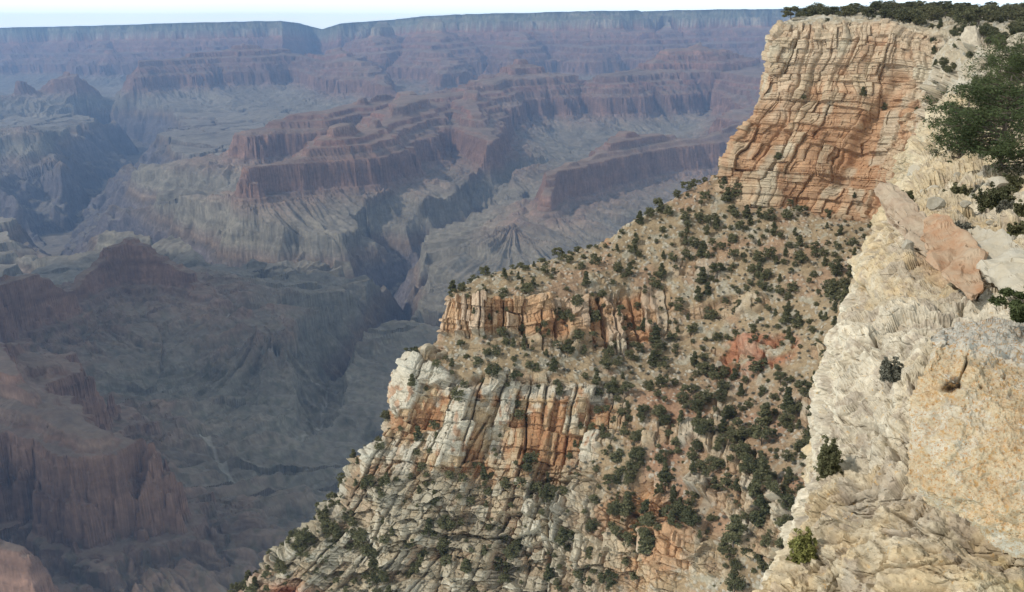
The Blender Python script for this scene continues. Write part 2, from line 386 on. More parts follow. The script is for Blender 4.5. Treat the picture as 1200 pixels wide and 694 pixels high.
def build_canyon():
    nc, nr = 1240, 1560
    tx = np.linspace(-.66, .60, nc)
    Yr = np.concatenate([np.geomspace(1050, 12500, 1180, endpoint=False), np.geomspace(12500, 26500, nr-1180)])
    X = Yr[:, None]*tx[None, :]; Y = np.repeat(Yr[:, None], nc, 1)
    z, zs, u, cut, gd = canyon(X, Y)
    river = (zs < -1400) & (cut > 380)
    P = np.stack([X, Y, z], -1)
    N = normals(P); up = np.abs(N[..., 2])
    n1 = fbm2(X/600, Y/600, 4, 81); n2 = fbm2(X/90, Y/90, 3, 83)
    zz = zs+10*n2
    stops = [(-1450, (.085, .080, .085)), (-1120, (.115, .100, .100)), (-1075, (.13, .105, .085)), (-1045, (.17, .125, .09)), (-1010, (.165, .135, .105)),
             (-985, (.185, .165, .125)), (-880, (.18, .16, .122)), (-835, (.20, .155, .115)), (-800, (.20, .135, .10)), (-780, (.180, .108, .076)), (-650, (.175, .103, .072)),
             (-636, (.18, .12, .088)), (-560, (.19, .10, .07)), (-500, (.175, .115, .085)), (-440, (.195, .105, .075)), (-340, (.19, .11, .078)), (-255, (.27, .14, .09)),
             (-240, (.26, .225, .17)), (-140, (.25, .22, .165)), (-112, (.13, .14, .09)), (-60, (.16, .155, .10)), (-42, (.22, .20, .14)), (-16, (.09, .105, .07)), (-4, (.055, .07, .045)), (40, (.05, .065, .04))]
    S = np.array([s[0] for s in stops]); Cc = np.array([s[1] for s in stops])
    col = np.stack([np.interp(zz, S, Cc[:, c]) for c in range(3)], -1)
    # thin beds on the walls
    bed = noise2(zs/9+2*n1, X/4000, 91)
    bed = bed+.7*noise2(zs/3.5+2*n1, X/2500, 92)
    col *= (1+.34*bed*(1-sst(.75, .95, up)))[..., None]
    # talus and scrub on anything gentle
    tal = sst(.72, .93, up)*(1-sst(-30, -5, zs))
    tcol = np.where((zs < -820)[..., None], np.array([.178, .152, .118]), np.array([.19, .145, .11]))
    tal = tal*(1-.35*sst(0, .5, bed)*(zs > -940))
    col = col*(1-tal[..., None]*.72)+tcol*(tal[..., None]*.72)
    col *= (1+.16*n1+.12*n2)[..., None]
    # dry washes
    wash = sst(.62, .9, ridged2(X/420, Y/420, 2, 57))*sst(1500, 1900, u)*(cut < 5)
    col = mixc(col, (.25, .22, .175), wash*.35)
    col = mixc(col, (.40, .37, .31), sst(7, 3, gd+8*n2)*(cut > 8)*(cut < 110)*sst(4200, 3400, Y)*.55)
    spk = sst(.15, .5, fbm2(X/26, Y/26, 2, 95))*sst(4200, 2200, Y)*(zs < -780)*.4
    col = mixc(col, (.075, .08, .05), spk)
    o = grid_mesh('terrain', P, M_far, cols={'albedo': col}, flip=True, smooth=False)
    o['kind'] = 'structure'; o['label'] = 'layered canyon of red buttes, benches and gorges fading blue'
    return o
build_canyon()

# river glimpsed in the gorge, sky glint put into its bright base colour
m_w, nt, b = mat_new('river_water'); b.inputs['Base Color'].default_value = (.75, .78, .74, 1); b.inputs['Roughness'].default_value = .2
def build_river():
    A = np.array(DRAINS[0], float); W = atz(A[:, 0], A[:, 1], A[:, 2])[:9, :2]
    t = np.linspace(0, len(W)-1, 160); L = blur(np.stack([np.interp(t, np.arange(len(W)), W[:, c]) for c in range(2)], 1), 4, 0)
    T = np.gradient(L, axis=0); T /= np.linalg.norm(T, axis=1, keepdims=True); Nn = np.stack([-T[:, 1], T[:, 0]], 1)
    k = np.linspace(-75, 75, 7)
    P = np.zeros((160, 7, 3)); P[..., :2] = L[:, None]+Nn[:, None]*k[None, :, None]; P[..., 2] = -1404
    o = grid_mesh('river', P, m_w); o['kind'] = 'structure'; o['label'] = 'river far down in the gorge, sky glint painted as pale colour'
build_river()

# ------------------------------------------------------------ mid slope: spur and bowl under the promontory
ROWS = [
 [(533,343,332),(570,322,345),(620,311,355),(700,288,366),(760,246,376),(842,203,392),(900,228,380),(960,250,371),(1010,262,358),(1070,280,330)],
 [(522,354,322),(560,350,319),(610,347,320),(665,350,330),(730,345,342),(800,332,345),(880,335,334),(950,348,316),(1005,368,292),(1060,390,270)],
 [(518,393,319),(560,389,316),(610,385,317),(670,397,318),(740,397,322),(800,392,325),(870,392,317),(940,402,299),(1000,420,275),(1050,440,255)],
 [(484,428,306),(560,446,299),(620,447,298),(690,450,298),(750,450,300),(810,450,300),(870,455,292),(930,470,272),(985,490,252),(1040,510,235)],
 [(424,552,291),(520,548,288),(600,545,287),(670,541,284),(740,532,275),(800,530,268),(860,535,258),(910,550,244),(960,570,228),(1010,590,215)],
 [(377,621,287),(470,648,280),(560,655,274),(650,650,267),(720,640,256),(790,635,246),(850,635,238),(900,650,224),(945,670,210),(990,690,200)],
 [(286,702,287),(400,745,276),(520,765,266),(640,765,257),(720,755,246),(790,750,236),(850,752,226),(900,765,212),(940,785,200),(980,800,190)],
 [(120,860,290),(300,900,276),(460,920,266),(600,930,256),(700,930,246),(780,930,236),(850,930,226),(900,930,212),(940,930,200),(980,930,190)],
]
def build_spur():
    ctrl = []
    for r in ROWS:
        W = at(*np.array(r, float).T); c0 = W[0]
        pre = [c0+(150, 210, -30), c0+(48, 80, -4), c0+(8, 22, 0)]
        ctrl.append(np.vstack([pre, W]))
    ctrl = np.array(ctrl)
    top = ctrl[0].copy(); 
    back1 = top+np.array([3, 16, -5.]); back2 = top+np.array([10, 70, -70.]); back3 = top+np.array([20, 200, -260.])
    ctrl = np.concatenate([back3[None], back2[None], back1[None], ctrl])
    P, rr, cc = loft(ctrl, 980, 1180, rw=[14, 22, 16, 60, 46, 60, 100, 105, 100, 60], sm=4)
    rr = rr-3; cc = cc-3      # row index / col index of the visible control grid
    R = np.repeat(rr[:, None], len(cc), 1); K = np.repeat(cc[None, :], len(rr), 0)
    px, py, _ = project(P)
    N = normals(P)
    if N[400, 600, 1] > 0: N = -N
    wob = fbm3(P, 40, 3, 5)
    Rw = R+.10*wob
    # where the rock stands as cliff
    left = 1-sst(640, 760, px+70*wob)
    c1 = sst(.93, 1.02, Rw)*(1-sst(1.95, 2.1, Rw))*(1-sst(690, 860, px+120*wob))
    c2 = sst(2.92, 3.0, Rw)*(1-sst(4.0, 4.25, Rw))*(1-sst(685, 720, px+40*wob))
    c3 = sst(3.9, 4.2, Rw)*left*.9
    led = sst(.12, .35, fbm3(P, (26, 26, 9), 3, 9))*sst(.6, 1.2, Rw)*.8
    c4 = sst(690, 705, px)*(1-sst(800, 850, px+50*wob))*sst(575, 600, py+30*wob)*(1-sst(650, 690, py+30*wob))
    c5 = sst(0, 1, 1-np.hypot((px-745)/95, (py-668)/45)+.5*wob)
    red = np.clip(1.25-np.hypot((px-898)/52, (py-415-(px-898)*-.12)/27)+.55*wob, 0, 1)
    red = sst(.15, .6, red)*sst(-.25, .25, fbm3(P, 6, 3, 66)+.1)
    # knobs on the left edge
    cl = np.clip(np.maximum.reduce([c1, c2, c3, led, c4*.9, c5*.9, red*.7]), 0, 1)
    # blocks
    Pw = P+.7*np.stack([fbm3(P, 7, 2, 101), fbm3(P, 7, 2, 102), fbm3(P, 7, 2, 103)], -1)
    zl = P[..., 2]+1.2*fbm3(P, 30, 2, 7)
    m_ = P[560]; ss = np.r_[0, np.cumsum(np.hypot(*np.diff(m_[:, :2], axis=0).T))][None, :]+.7*fbm3(P, 9, 3, 104)
    h1, e1_ = brick(ss, zl+4*fbm3(P, 14, 2, 12), 6.4, 11, 301); h2, e2_ = brick(ss+3, zl+1.2*fbm3(P, 6, 2, 13), 2.9, 3.9, 302); h3, e3_ = brick(ss+1, zl, 1.1, 1.3, 303)
    fis = np.exp(-(fbm3(np.stack([ss, 0*ss, zl], -1), (11, 1, 80), 2, 18)/.055)**2)
    lay = _h(np.floor(zl/2.1), 0*zl, 0*zl, 4)*.5+_h(np.floor(zl/5.7), 0*zl, 0*zl, 5)*.5
    butt = fbm3(P, (15, 15, 60), 3, 15)
    saw = lambda h, k: (np.floor(zl/h)+1-zl/h)*k
    d_c = 4.2*(h1-.5)+1.9*(h2-.5)+.5*(h3-.5)+1.2*(lay-.5)+saw(6.3, 1.3)+saw(1.9, .15)+4.6*butt-.8*np.exp(-e1_/.35)-.3*np.exp(-e2_/.2)-2.6*fis
    r1, r2, rh = worley(Pw, (3.4, 3.4, 2.4), 77); d_c = d_c+(1.6*(rh-.5)-.9*np.exp(-(r2-r1)*14))*np.maximum(sst(3.9, 4.2, Rw), 1-sst(440, 500, px))
    low = sst(3.95, 4.3, Rw); fz = zl/7.5+.75*fbm3(P, 16, 3, 17); fz = fz-np.floor(fz)
    d_c = d_c+low*3.2*(1-fz)*(.6+.8*_h(np.floor(zl/7.5), 0*zl, 0*zl, 8))
    b1, b2, hb = worley(P, 1.5, 21); e1, e2, he = worley(P, 3.6, 22)
    boul = np.maximum(0, .5-b1)*(hb > .55)*1.3+np.maximum(0, .45-e1)*(he > .78)*3.2
    d_s = 2.0*fbm3(P, 28, 4, 31)+.35*fbm3(P, 3, 3, 33)+boul
    led2 = .9*(lay-.5)*sst(-.1, .3, fbm3(P, 35, 2, 37))
    D = cl*(d_c+.6)+(1-cl)*(d_s+led2)
    D = D*(1-sst(6, 6.6, Rw)*.5)
    P2 = P+N*D[..., None]
    P2[..., 2] += .0
    # geology colours
    n1 = fbm3(P, 18, 4, 61); n2 = fbm3(P, 4, 3, 63)
    col = np.zeros(P.shape)+np.array([.30, .228, .142])
    col = mixc(col, (.34, .305, .23), sst(.0, .35, n2+.5*n1))
    col = mixc(col, (.33, .225, .145), sst(.05, .5, n1+.25*n2))
    soil = np.clip(1.1-np.hypot((px-840)/130, (py-520)/95)+.7*n1, 0, 1)
    col = mixc(col, (.31, .18, .115), soil*.75)
    col = mixc(col, (.44, .41, .34), (hb > .55)*(b1 < .42)*.7)
    # cliff colours vary by block
    hx = np.clip(h1*.55+h2*.35+.35*n1+.1, 0, 1)
    cc_ = mixc(np.zeros(P.shape)+np.array([.34, .19, .10]), (.42, .31, .19), sst(.3, .6, hx))
    cc_ = mixc(cc_, (.47, .42, .33), sst(.62, .85, hx))
    up_ = sst(.2, .65, np.abs(normals(P2)[..., 2]))
    wh = np.clip(sst(2.93, 2.99, Rw)*(1-sst(3.05, 3.28, Rw+.25*n2))+sst(3.75, 4.3, Rw+.5*n1)*(.35+.55*sst(.4, .6, h2))*left+.12*(1-sst(430, 500, px))*sst(2.9, 3.3, Rw), 0, 1)
    cc_ = mixc(cc_, (.47, .44, .365), wh*.8)
    tops = np.clip(left*sst(3.9, 4.2, Rw)*sst(.55, .85, up_)+0*wh, 0, 1)
    cc_ = mixc(cc_, (.27, .24, .165), tops*.55)
    cc_ = mixc(cc_, (.44, .25, .14), c1*.45)
    cc_ = mixc(cc_, (.42, .36, .26), led*.5*(1-c2)*(1-c1))
    cc_ = mixc(cc_, (.46, .25, .12), np.clip(c4+c5, 0, 1)*sst(-.2, .3, n1+.3*n2)*.8)
    strk = sst(.1, .5, fbm3(P, (2.2, 2.2, 22), 3, 71))*c2*(1-wh)
    cc_ = mixc(cc_, (.33, .165, .085), strk*.7)
    col = col*(1-cl[..., None])+cc_*cl[..., None]
    col = mixc(col, (.38, .165, .095), red*(.75+.25*n2))
    foot = sst(0, 1, 1-np.hypot((px-330)/70, (py-705)/38)+.5*n1)
    col = mixc(col, (.36, .13, .07), foot)
    col = mixc(col, (.40, .20, .10), sst(1-.4, 1, 1-np.hypot((px-712)/16, (py-285)/14))*.8)
    o = grid_mesh('hills', P2, M_mid, cols={'albedo': col}, smooth=False)
    o['kind'] = 'structure'; o['label'] = 'tan scrubby slope and cliff-banded spur below the promontory'
    return P2, R, K, cl, col
SP_P, SP_R, SP_K, SP_CL, _ = build_spur()

# ------------------------------------------------------------ promontory cliff
CROWS = [
 [(932,22,430),(965,20,425),(1010,21,415),(1060,24,400),(1100,27,380),(1150,30,340),(1210,34,300),(1290,36,260)],
 [(918,27,401),(955,25,388),(1010,26,370),(1060,31,352),(1100,38,330),(1150,50,280),(1210,70,225),(1290,90,190)],
 [(905,44,397),(950,43,380),(1010,46,363),(1055,50,346),(1092,62,322),(1140,95,262),(1200,130,200),(1290,160,160)],
 [(893,95,394),(945,96,376),(1000,98,358),(1048,100,340),(1086,108,312),(1125,135,245),(1180,180,180),(1290,220,140)],
 [(882,135,391),(935,138,372),(992,142,353),(1040,146,334),(1080,155,300),(1110,180,230),(1160,220,170),(1290,260,130)],
 [(862,165,389),(915,172,368),(975,182,347),(1025,190,326),(1065,205,290),(1095,230,220),(1140,270,160),(1290,300,120)],
 [(848,206,387),(900,226,364),(962,240,341),(1010,252,318),(1050,268,276),(1080,290,210),(1120,330,150),(1290,360,110)],
 [(846,248,384),(895,262,361),(955,282,336),(1000,310,308),(1035,340,262),(1065,360,200),(1100,400,145),(1290,420,100)],
]
def build_promontory():
    ctrl = []
    for i, r in enumerate(CROWS):
        A = np.array(r, float); A[:5, 2] = A[0, 2]-(A[0, 2]-A[:5, 2])*np.array([1, .4, .4, .42, .5]); W = at(*A.T); c0 = W[0]
        ctrl.append(np.vstack([[c0+(170, 330, 0), c0+(40, 90, 0), c0+(4, 16, 0)], W]))
    ctrl = np.array(ctrl)
    back = ctrl[0]+np.array([230, 420, 14.]); 
    ctrl = np.concatenate([back[None], ctrl])
    P, rr, cc = loft(ctrl, 900, 1000, rw=[14, 10, 22, 60, 45, 45, 50, 50], sm=3)
    rr = rr-1; cc = cc-3
    R = np.repeat(rr[:, None], len(cc), 1); K = np.repeat(cc[None, :], len(rr), 0)
    px, py, _ = project(P)
    N = normals(P)
    if N[450, 500, 1] > 0: N = -N
    wob = fbm3(P, 50, 3, 205)
    cl = sst(.8, 1.1, R+.15*wob)*(1-.85*sst(1060, 1110, px+60*wob))
    cl = np.clip(np.maximum(cl, sst(1060, 1100, px)*sst(.1, .35, fbm3(P, (22, 22, 9), 3, 209))*sst(.6, 1, R)), 0, 1)
    Pw = P+.9*np.stack([fbm3(P, 9, 2, 201), fbm3(P, 9, 2, 202), .4*fbm3(P, 9, 2, 203)], -1)
    zl = P[..., 2]+.35*fbm3(P, 45, 2, 47); m_ = P[500]; ss = np.r_[0, np.cumsum(np.hypot(*np.diff(m_[:, :2], axis=0).T))][None, :]+2.2*fbm3(P, 12, 3, 104)-.12*P[..., 2]
    zv = zl; zl = zl+3.2*noise2(zl/10., 0*zl+3.3, 77)+1.1*noise2(zl/3.7, 0*zl+8.3, 78)
    h1, e1_ = brick(ss, zl+3*fbm3(P, 26, 2, 12), 8, 13, 401); h2, e2_ = brick(ss+3, zl+.6*fbm3(P, 12, 2, 13), 3.8, 4.2, 402); h3, e3_ = brick(ss+1, zl, 1.8, 1.4, 403)
    fis = np.exp(-(fbm3(np.stack([ss, 0*ss, zl], -1), (20, 1, 190), 2, 418)/.04)**2)*sst(-.2, .3, fbm3(P, 18, 2, 419))
    lay = _h(np.floor(zl/1.5), 0*zl, 0*zl, 44)*.4+_h(np.floor(zl/4.1), 0*zl, 0*zl, 45)*.6
    butt = fbm3(P, (34, 34, 90), 3, 55); b2 = fbm3(P, (11, 11, 34), 3, 56)
    # slanting cleft across the face
    sl = np.exp(-((px-(1058-(py-60)*.50)+9*wob)/9)**2)*sst(55, 90, py)*(1-sst(215, 240, py))
    sl2 = np.exp(-((px-(1030+(py-240)*.05))/7)**2)*sst(225, 240, py)
    saw = lambda h, k: (np.floor(zl/h)+1-zl/h)*k
    d_c = 3.2*(h1-.5)+2.0*(h2-.5)+.6*(h3-.5)+2.0*(lay-.5)+saw(8.3, .4)+saw(2.6, .22)+6.5*butt+1.1*b2-.7*np.exp(-e1_/.4)-.25*np.exp(-e2_/.25)-1.0*fis-2.4*sl-4*sl2
    bb1, bb2, hb = worley(P, 2.2, 61)
    d_s = 2.0*fbm3(P, 26, 4, 231)+.5*fbm3(P, 4, 3, 233)+np.maximum(0, .5-bb1)*(hb > .5)*2.2
    D = cl*d_c+(1-cl)*d_s
    P2 = P+N*D[..., None]
    n1 = fbm3(P, 24, 4, 261); n2 = fbm3(P, 5, 3, 263)
    t = np.clip((P[..., 2]+62)/68, 0, 1)
    a = sst(.42, .85, t+.22*n1+.08*n2)
    cc_ = mixc(np.zeros(P.shape)+np.array([.40, .25, .15]), (.44, .35, .25), a)
    hx = np.clip(.5+(h1-.5)*.7+(h2-.5)*.5+.3*n2, 0, 1)
    cc_ = mixc(cc_, (.42, .335, .23), sst(.55, .9, hx)*.7)
    cc_ = mixc(cc_, (.36, .185, .095), sst(.62, 1, 1-hx)*.6*(1-a*.5))
    bd = _h(np.floor(zl/1.1), 0*zl, 0*zl, 46)
    cc_ *= (1+.3*(bd-.5))[..., None]
    st = sst(.15, .6, fbm3(P, (3, 3, 26), 3, 271))
    cc_ = mixc(cc_, (.34, .18, .10), st*.45*(1-a*.6))
    cc_ = mixc(cc_, (.47, .43, .33), sst(.25, .5, fbm3(P, (12, 12, 20), 3, 273))*.55)
    cc_ = mixc(cc_, (.47, .42, .33), sst(1070, 1110, px+30*n1)*.8)
    cs = mixc(np.zeros(P.shape)+np.array([.40, .34, .245]), (.47, .43, .35), sst(0, .4, n2+.4*n1))
    col = cc_*cl[..., None]+cs*(1-cl[..., None])
    o = grid_mesh('cliff', P2, M_cliff, cols={'albedo': col}, smooth=False)
    o['kind'] = 'structure'; o['label'] = 'tall layered orange and cream cliff of the promontory'
    return P2, R, K, cl
PR_P, PR_R, PR_K, PR_CL = build_promontory()

# ------------------------------------------------------------ near limestone rim
NROWS = [
 [(1105,118,124),(1130,112,122),(1165,108,120),(1230,100,116),(1340,90,110)],
 [(1088,160,76),(1110,152,75),(1150,146,73),(1220,130,70),(1340,110,66)],
 [(1074,205,53),(1098,196,52),(1140,190,50),(1220,180,47),(1340,165,44)],
 [(1056,243,39),(1084,233,38),(1130,230,36),(1210,220,33.5),(1340,210,30)],
 [(1030,279,31.5),(1064,252,30),(1120,262,27.5),(1205,258,25),(1340,250,22)],
 [(1010,318,25),(1052,302,24),(1105,322,21.5),(1205,330,18.5),(1350,330,16)],
 [(998,350,21.5),(1042,345,20.3),(1095,350,18.6),(1205,362,15.6),(1350,360,13)],
 [(985,398,17.8),(1030,392,16.9),(1080,388,15.8),(1205,398,12.8),(1380,400,10.5)],
 [(961,470,14.9),(1010,468,14.1),(1062,460,13.3),(1205,460,11),(1380,460,9)],
 [(957,515,13.7),(1005,515,13),(1062,510,12.1),(1205,520,9.9),(1400,520,8)],
 [(948,568,12.6),(1000,562,11.8),(1062,560,10.9),(1205,580,8.8),(1400,580,7)],
 [(928,630,11.7),(985,635,10.8),(1060,630,9.8),(1205,645,7.8),(1400,640,6.3)],
 [(908,705,10.8),(972,715,9.8),(1060,715,8.7),(1205,715,6.8),(1420,715,5.5)],
 [(880,820,9.6),(955,830,8.6),(1060,840,7.5),(1210,840,5.7),(1440,840,4.6)],
]
def build_near():
    ctrl = []
    for i, r in enumerate(NROWS):
        A = np.array(r, float)
        if i > 5: A[:, 2] = A[0, 2]*1.04*np.array([1, .955, .90, .84, .74])
        W = at(*A.T); c0 = W[0]; s = np.clip(c0[1]/14, .9, 5)
        ctrl.append(np.vstack([[c0+np.array((.6, 2.2, -40.))*[s, s, 1], c0+np.array((.1, .9, -5.))*s, c0+np.array((.05, .35, -.9))*s], W]))
    ctrl = np.array(ctrl)
    back = ctrl[0]+np.array([0, 14, -9.])
    ctrl = np.concatenate([back[None], ctrl])
    P, rr, cc = loft(ctrl, 1250, 720, sm=5)
    rr = rr-1; cc = cc-3
    R = np.repeat(rr[:, None], len(cc), 1); K = np.repeat(cc[None, :], len(rr), 0)
    px, py, d = project(P)
    N = normals(P)
    if N[900, 400, 2] < 0: N = -N
    S = np.clip(P[..., 1]/12, .35, 6)          # feature size grows with what the ledge does farther off
    P0 = P; P = P*np.array([1, .9, 1.])
    wob = fbm3(P, 3, 4, 305)
    farm = sst(24, 45, P0[..., 1])
    Pw = P+.5*np.stack([fbm3(P, 1.6, 3, 301), fbm3(P, 1.6, 3, 302), fbm3(P, 1.6, 3, 303)], -1)
    f1, f2, h1 = worley(Pw, (2.3, 3.2, 1.1), 71)
    g1, g2, h2 = worley(Pw, (.9, .9, .7), 72)
    k1, k2, h3 = worley(Pw, (.2, .2, .2), 73)
    zl = P[..., 2]+.35*wob
    lay = _h(np.floor(zl/.42), 0*zl, 0*zl, 74)
    soft = fbm3(P, 1.1, 5, 331, .55)
    w1a, w1b, w1h = worley(Pw, (.55, .55, .38), 75); w2a, w2b, w2h = worley(Pw, (.17, .17, .12), 76)
    d_n = .50*(h1-.5)*sst(10, 20, P0[..., 1])+(.14*(h2-.5)+.03*(h3-.5))*(1-sst(17, 26, P0[..., 1]))+.02*(lay-.5)+.42*wob+.14*soft+.07*fbm3(P, .28, 4, 333, .65)+(.20*(w1h-.5)+.05*(w2h-.5))*(1-sst(15, 22, P0[..., 1]))-.08*np.exp(-(w1b-w1a)*26)-.32*np.exp(-(f2-f1)*42)-.05*np.exp(-(g2-g1)*22)
    d_n = lerp(d_n, d_n*.75+.13*soft, 1-sst(8, 16, P0[..., 1]))
    b1, b2, hb = worley(P, 1.3, 81)
    d_f = .6*(h1-.5)+.2*(h2-.5)+.9*wob+.5*soft+np.maximum(0, .5-b1)*(hb > .4)*1.3+.25*(lay-.5)
    pit1, pit2, ph = worley(P, .16, 91)
    q1, q2, qh = worley(Pw, .42, 92)
    D = lerp(d_n, d_f, farm)-.07*np.maximum(0, 1-pit1*2.4)*(ph > .55)-.16*np.maximum(0, 1-q1*2.6)*(qh > .66)
    # broken step with pinkish faces
    yl = np.interp(px, [1050, 1075, 1100, 1140, 1180, 1210], [250, 256, 272, 296, 300, 306])
    yb = np.interp(px, [1050, 1075, 1100, 1140, 1180, 1210], [262, 310, 322, 345, 360, 366])
    tt = (py-yl)/(yb-yl)
    step = sst(-.1, .05, tt)*(1-sst(.9, 1.15, tt))*sst(1056, 1064, px)*(1-sst(1178, 1186, px))
    D = D*(1-.3*step)
    hl = np.exp(-((px-1075-wob*2)/28)**2-((py-350)/5)**2)
    D -= 1.3*hl
    D -= .8*np.exp(-((px-1182+(py-300)*.15)/1.8)**2)*sst(280, 300, py)*(1-sst(350, 362, py))
    fiss = np.exp(-((px-(1068+ (py-560)*.05+ 5*wob))/10)**2)*sst(470, 500, py)*(1-sst(560, 600, py))
    D -= .12*fiss
    P2 = P0+N*D[..., None]
    n1 = fbm3(P, 2.4, 4, 361); n2 = fbm3(P, .5, 4, 363)
    col = np.zeros(P.shape)+np.array([.46, .405, .31])
    col = mixc(col, (.53, .49, .41), sst(-.1, .3, n1+.5*n2))
    col = mixc(col, (.47, .38, .25), sst(.1, .5, -n1+.6*n2)*.8)
    col = mixc(col, (.37, .33, .28), sst(.15, .5, fbm3(P, (1.5, 1.5, .4), 4, 365))*.7)
    col = mixc(col, (.46, .39, .275), farm*.6)
    col = mixc(col, (.30, .25, .21), (h3 > .86)*.5)
    pink = .4*step*sst(.1, .45, .4+n1+.25*n2)
    col = mixc(col, (.44, .31, .21), np.clip(step*.5, 0, 1))
    col = mixc(col, (.48, .24, .13), pink*sst(1110, 1140, px)*.55)
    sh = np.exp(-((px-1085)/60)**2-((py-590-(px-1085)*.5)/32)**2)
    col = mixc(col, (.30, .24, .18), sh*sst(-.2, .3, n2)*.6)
    lid = sst(.42, .56, .5+.5*n2+.2*n1)*sst(560, 700, py)*sst(1120, 1200, px)
    col = mixc(col, (.46, .40, .20), lid*.5)
    col *= np.array([1.05, 1.01, .945])
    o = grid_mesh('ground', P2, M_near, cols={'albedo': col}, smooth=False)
    o['kind'] = 'structure'; o['label'] = 'pale pitted limestone ledge at the rim edge'
    return P2, R, K
NE_P, NE_R, NE_K = build_near()

# ------------------------------------------------------------ lichen block
def build_block():
    # front face grid from its outline, top face behind it
    rowsF = [
     [(1118,386,7.3),(1150,380,7.4),(1185,378,7.6),(1260,384,7.6),(1400,395,7.4)],
     [(1097,397,5.9),(1130,402,5.85),(1170,410,5.8),(1250,440,5.6),(1400,470,5.2)],
     [(1084,440,5.75),(1130,446,5.6),(1175,450,5.55),(1260,470,5.35),(1400,490,5.0)],
     [(1068,500,5.65),(1120,505,5.4),(1175,510,5.3),(1260,520,5.1),(1400,530,4.8)],
     [(1060,556,5.5),(1100,580,5.3),(1160,590,5.1),(1260,600,4.9),(1400,610,4.6)],
     [(1068,572,5.45),(1108,598,5.3),(1165,632,5.1),(1260,668,4.9),(1400,690,4.6)],
     [(1085,580,5.8),(1125,606,5.7),(1180,640,5.5),(1260,680,5.3),(1400,700,5.0)],
    ]
    ctrl = []
    for r in rowsF:
        A = np.array(r, float); A[:, 2] *= 1.58; W = at(*A.T); c0 = W[0]
        ctrl.append(np.vstack([[c0+(1.0, 1.6, -.5), c0+(.12, .22, -.03)], W]))
    ctrl = np.array(ctrl)
    back = ctrl[0]+np.array([0, .5, -.9])
    ctrl = np.concatenate([back[None], ctrl])
    P, rr, cc = loft(ctrl, 640, 620, rw=[10, 22, 42, 58, 60, 16, 10], sm=4) if False else loft(ctrl, 640, 620, sm=4)
    px, py, d = project(P)
    N = normals(P)
    if N[320, 300, 1] > 0: N = -N
    w = fbm3(P, .8, 4, 405); f1, f2, h1 = worley(P+.1*w[..., None], (.55, .55, .3), 83)
    k1, k2, hk = worley(P, .085, 84)
    zl = P[..., 2]+.05*w; lay = _h(np.floor(zl/.13), 0*zl, 0*zl, 85)
    fine = fbm3(P, .2, 5, 407, .6)
    D = .09*w+.055*(h1-.5)+.03*(lay-.5)+.055*fine-.02*np.maximum(0, 1-k1*2.6)*(hk > .55)
    hole = (np.exp(-((px-1116)/11)**2-((py-455)/5)**2)+.35*np.exp(-((px-(1120+(452-py)*.45+6*w))/1.3)**2)*sst(412, 420, py)*(1-sst(450, 458, py)))*(1+2*fine)
    hole2 = np.exp(-((px-1178)/4)**2-((py-441)/4)**2)
    D -= .17*np.clip(hole, 0, 1)+.06*hole2
    P2 = P+N*D[..., None]
    n1 = fbm3(P, .5, 4, 461); n2 = fbm3(P, .11, 4, 463)
    topf = 1-sst(.9, 1.35, rr-1)[:, None]+0*px
    col = np.zeros(P.shape)+np.array([.43, .35, .235])
    col = mixc(col, (.43, .30, .175), sst(.1, .6, .5*n1+.9*n2)*.6)
    col = mixc(col, (.46, .42, .34), sst(.1, .6, -n1+.5*n2)*.7)
    col = mixc(col, (.50, .49, .44), topf*.8)
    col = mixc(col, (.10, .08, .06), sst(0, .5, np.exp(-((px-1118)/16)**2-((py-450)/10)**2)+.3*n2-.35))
    o = grid_mesh('boulder', P2, M_lichen, cols={'albedo': col}, flip=False)
    o['label'] = 'big squared boulder speckled with orange lichen, at the lower right edge'; o['category'] = 'boulder'
    return o
build_block()

# ------------------------------------------------------------ trees
def tube(pts, rad, n=6):
    pts = np.asarray(pts, float); V = []; Fc = []
    for i, p in enumerate(pts):
        t = pts[min(i+1, len(pts)-1)]-pts[max(i-1, 0)]; t /= max(np.linalg.norm(t), 1e-9)
        a = np.cross(t, (0, 0, 1) if abs(t[2]) < .9 else (1, 0, 0)); a /= np.linalg.norm(a); b = np.cross(t, a)
        for k in range(n):
            an = 2*math.pi*k/n; V.append(p+rad[i]*(math.cos(an)*a+math.sin(an)*b))
    for i in range(len(pts)-1):
        for k in range(n):
            Fc.append((i*n+k, i*n+(k+1) % n, (i+1)*n+(k+1) % n, (i+1)*n+k))
    return np.array(V), np.array(Fc)
def join(parts):
    V = []; Fc = []; o = 0
    for v, f in parts: V.append(v); Fc.append(f+o); o += len(v)
    return np.concatenate(V), np.concatenate(Fc)
def leaves(centres, radii, count, size, r, needle=False):
    """small leaf faces spread through clumps"""
    tot = np.repeat(np.arange(len(centres)), count); n = len(tot)
    d = r.normal(size=(n, 3)); d /= np.linalg.norm(d, axis=1, keepdims=True)
    rr = r.random(n)**.42
    p = centres[tot]+d*(radii[tot]*rr[:, None])
    a = r.normal(size=(n, 3)); a[:, 2] *= .7; a /= np.linalg.norm(a, axis=1, keepdims=True)
    b = np.cross(a, r.normal(size=(n, 3))); b /= np.linalg.norm(b, axis=1, keepdims=True)
    s = size*(.6+.8*r.random(n))[:, None]
    w = .28 if needle else .6
    V = np.stack([p-a*s, p+b*s*w, p+a*s, p-b*s*w], 1).reshape(-1, 3)
    return V, np.arange(n*4, dtype=np.int32).reshape(n, 4)
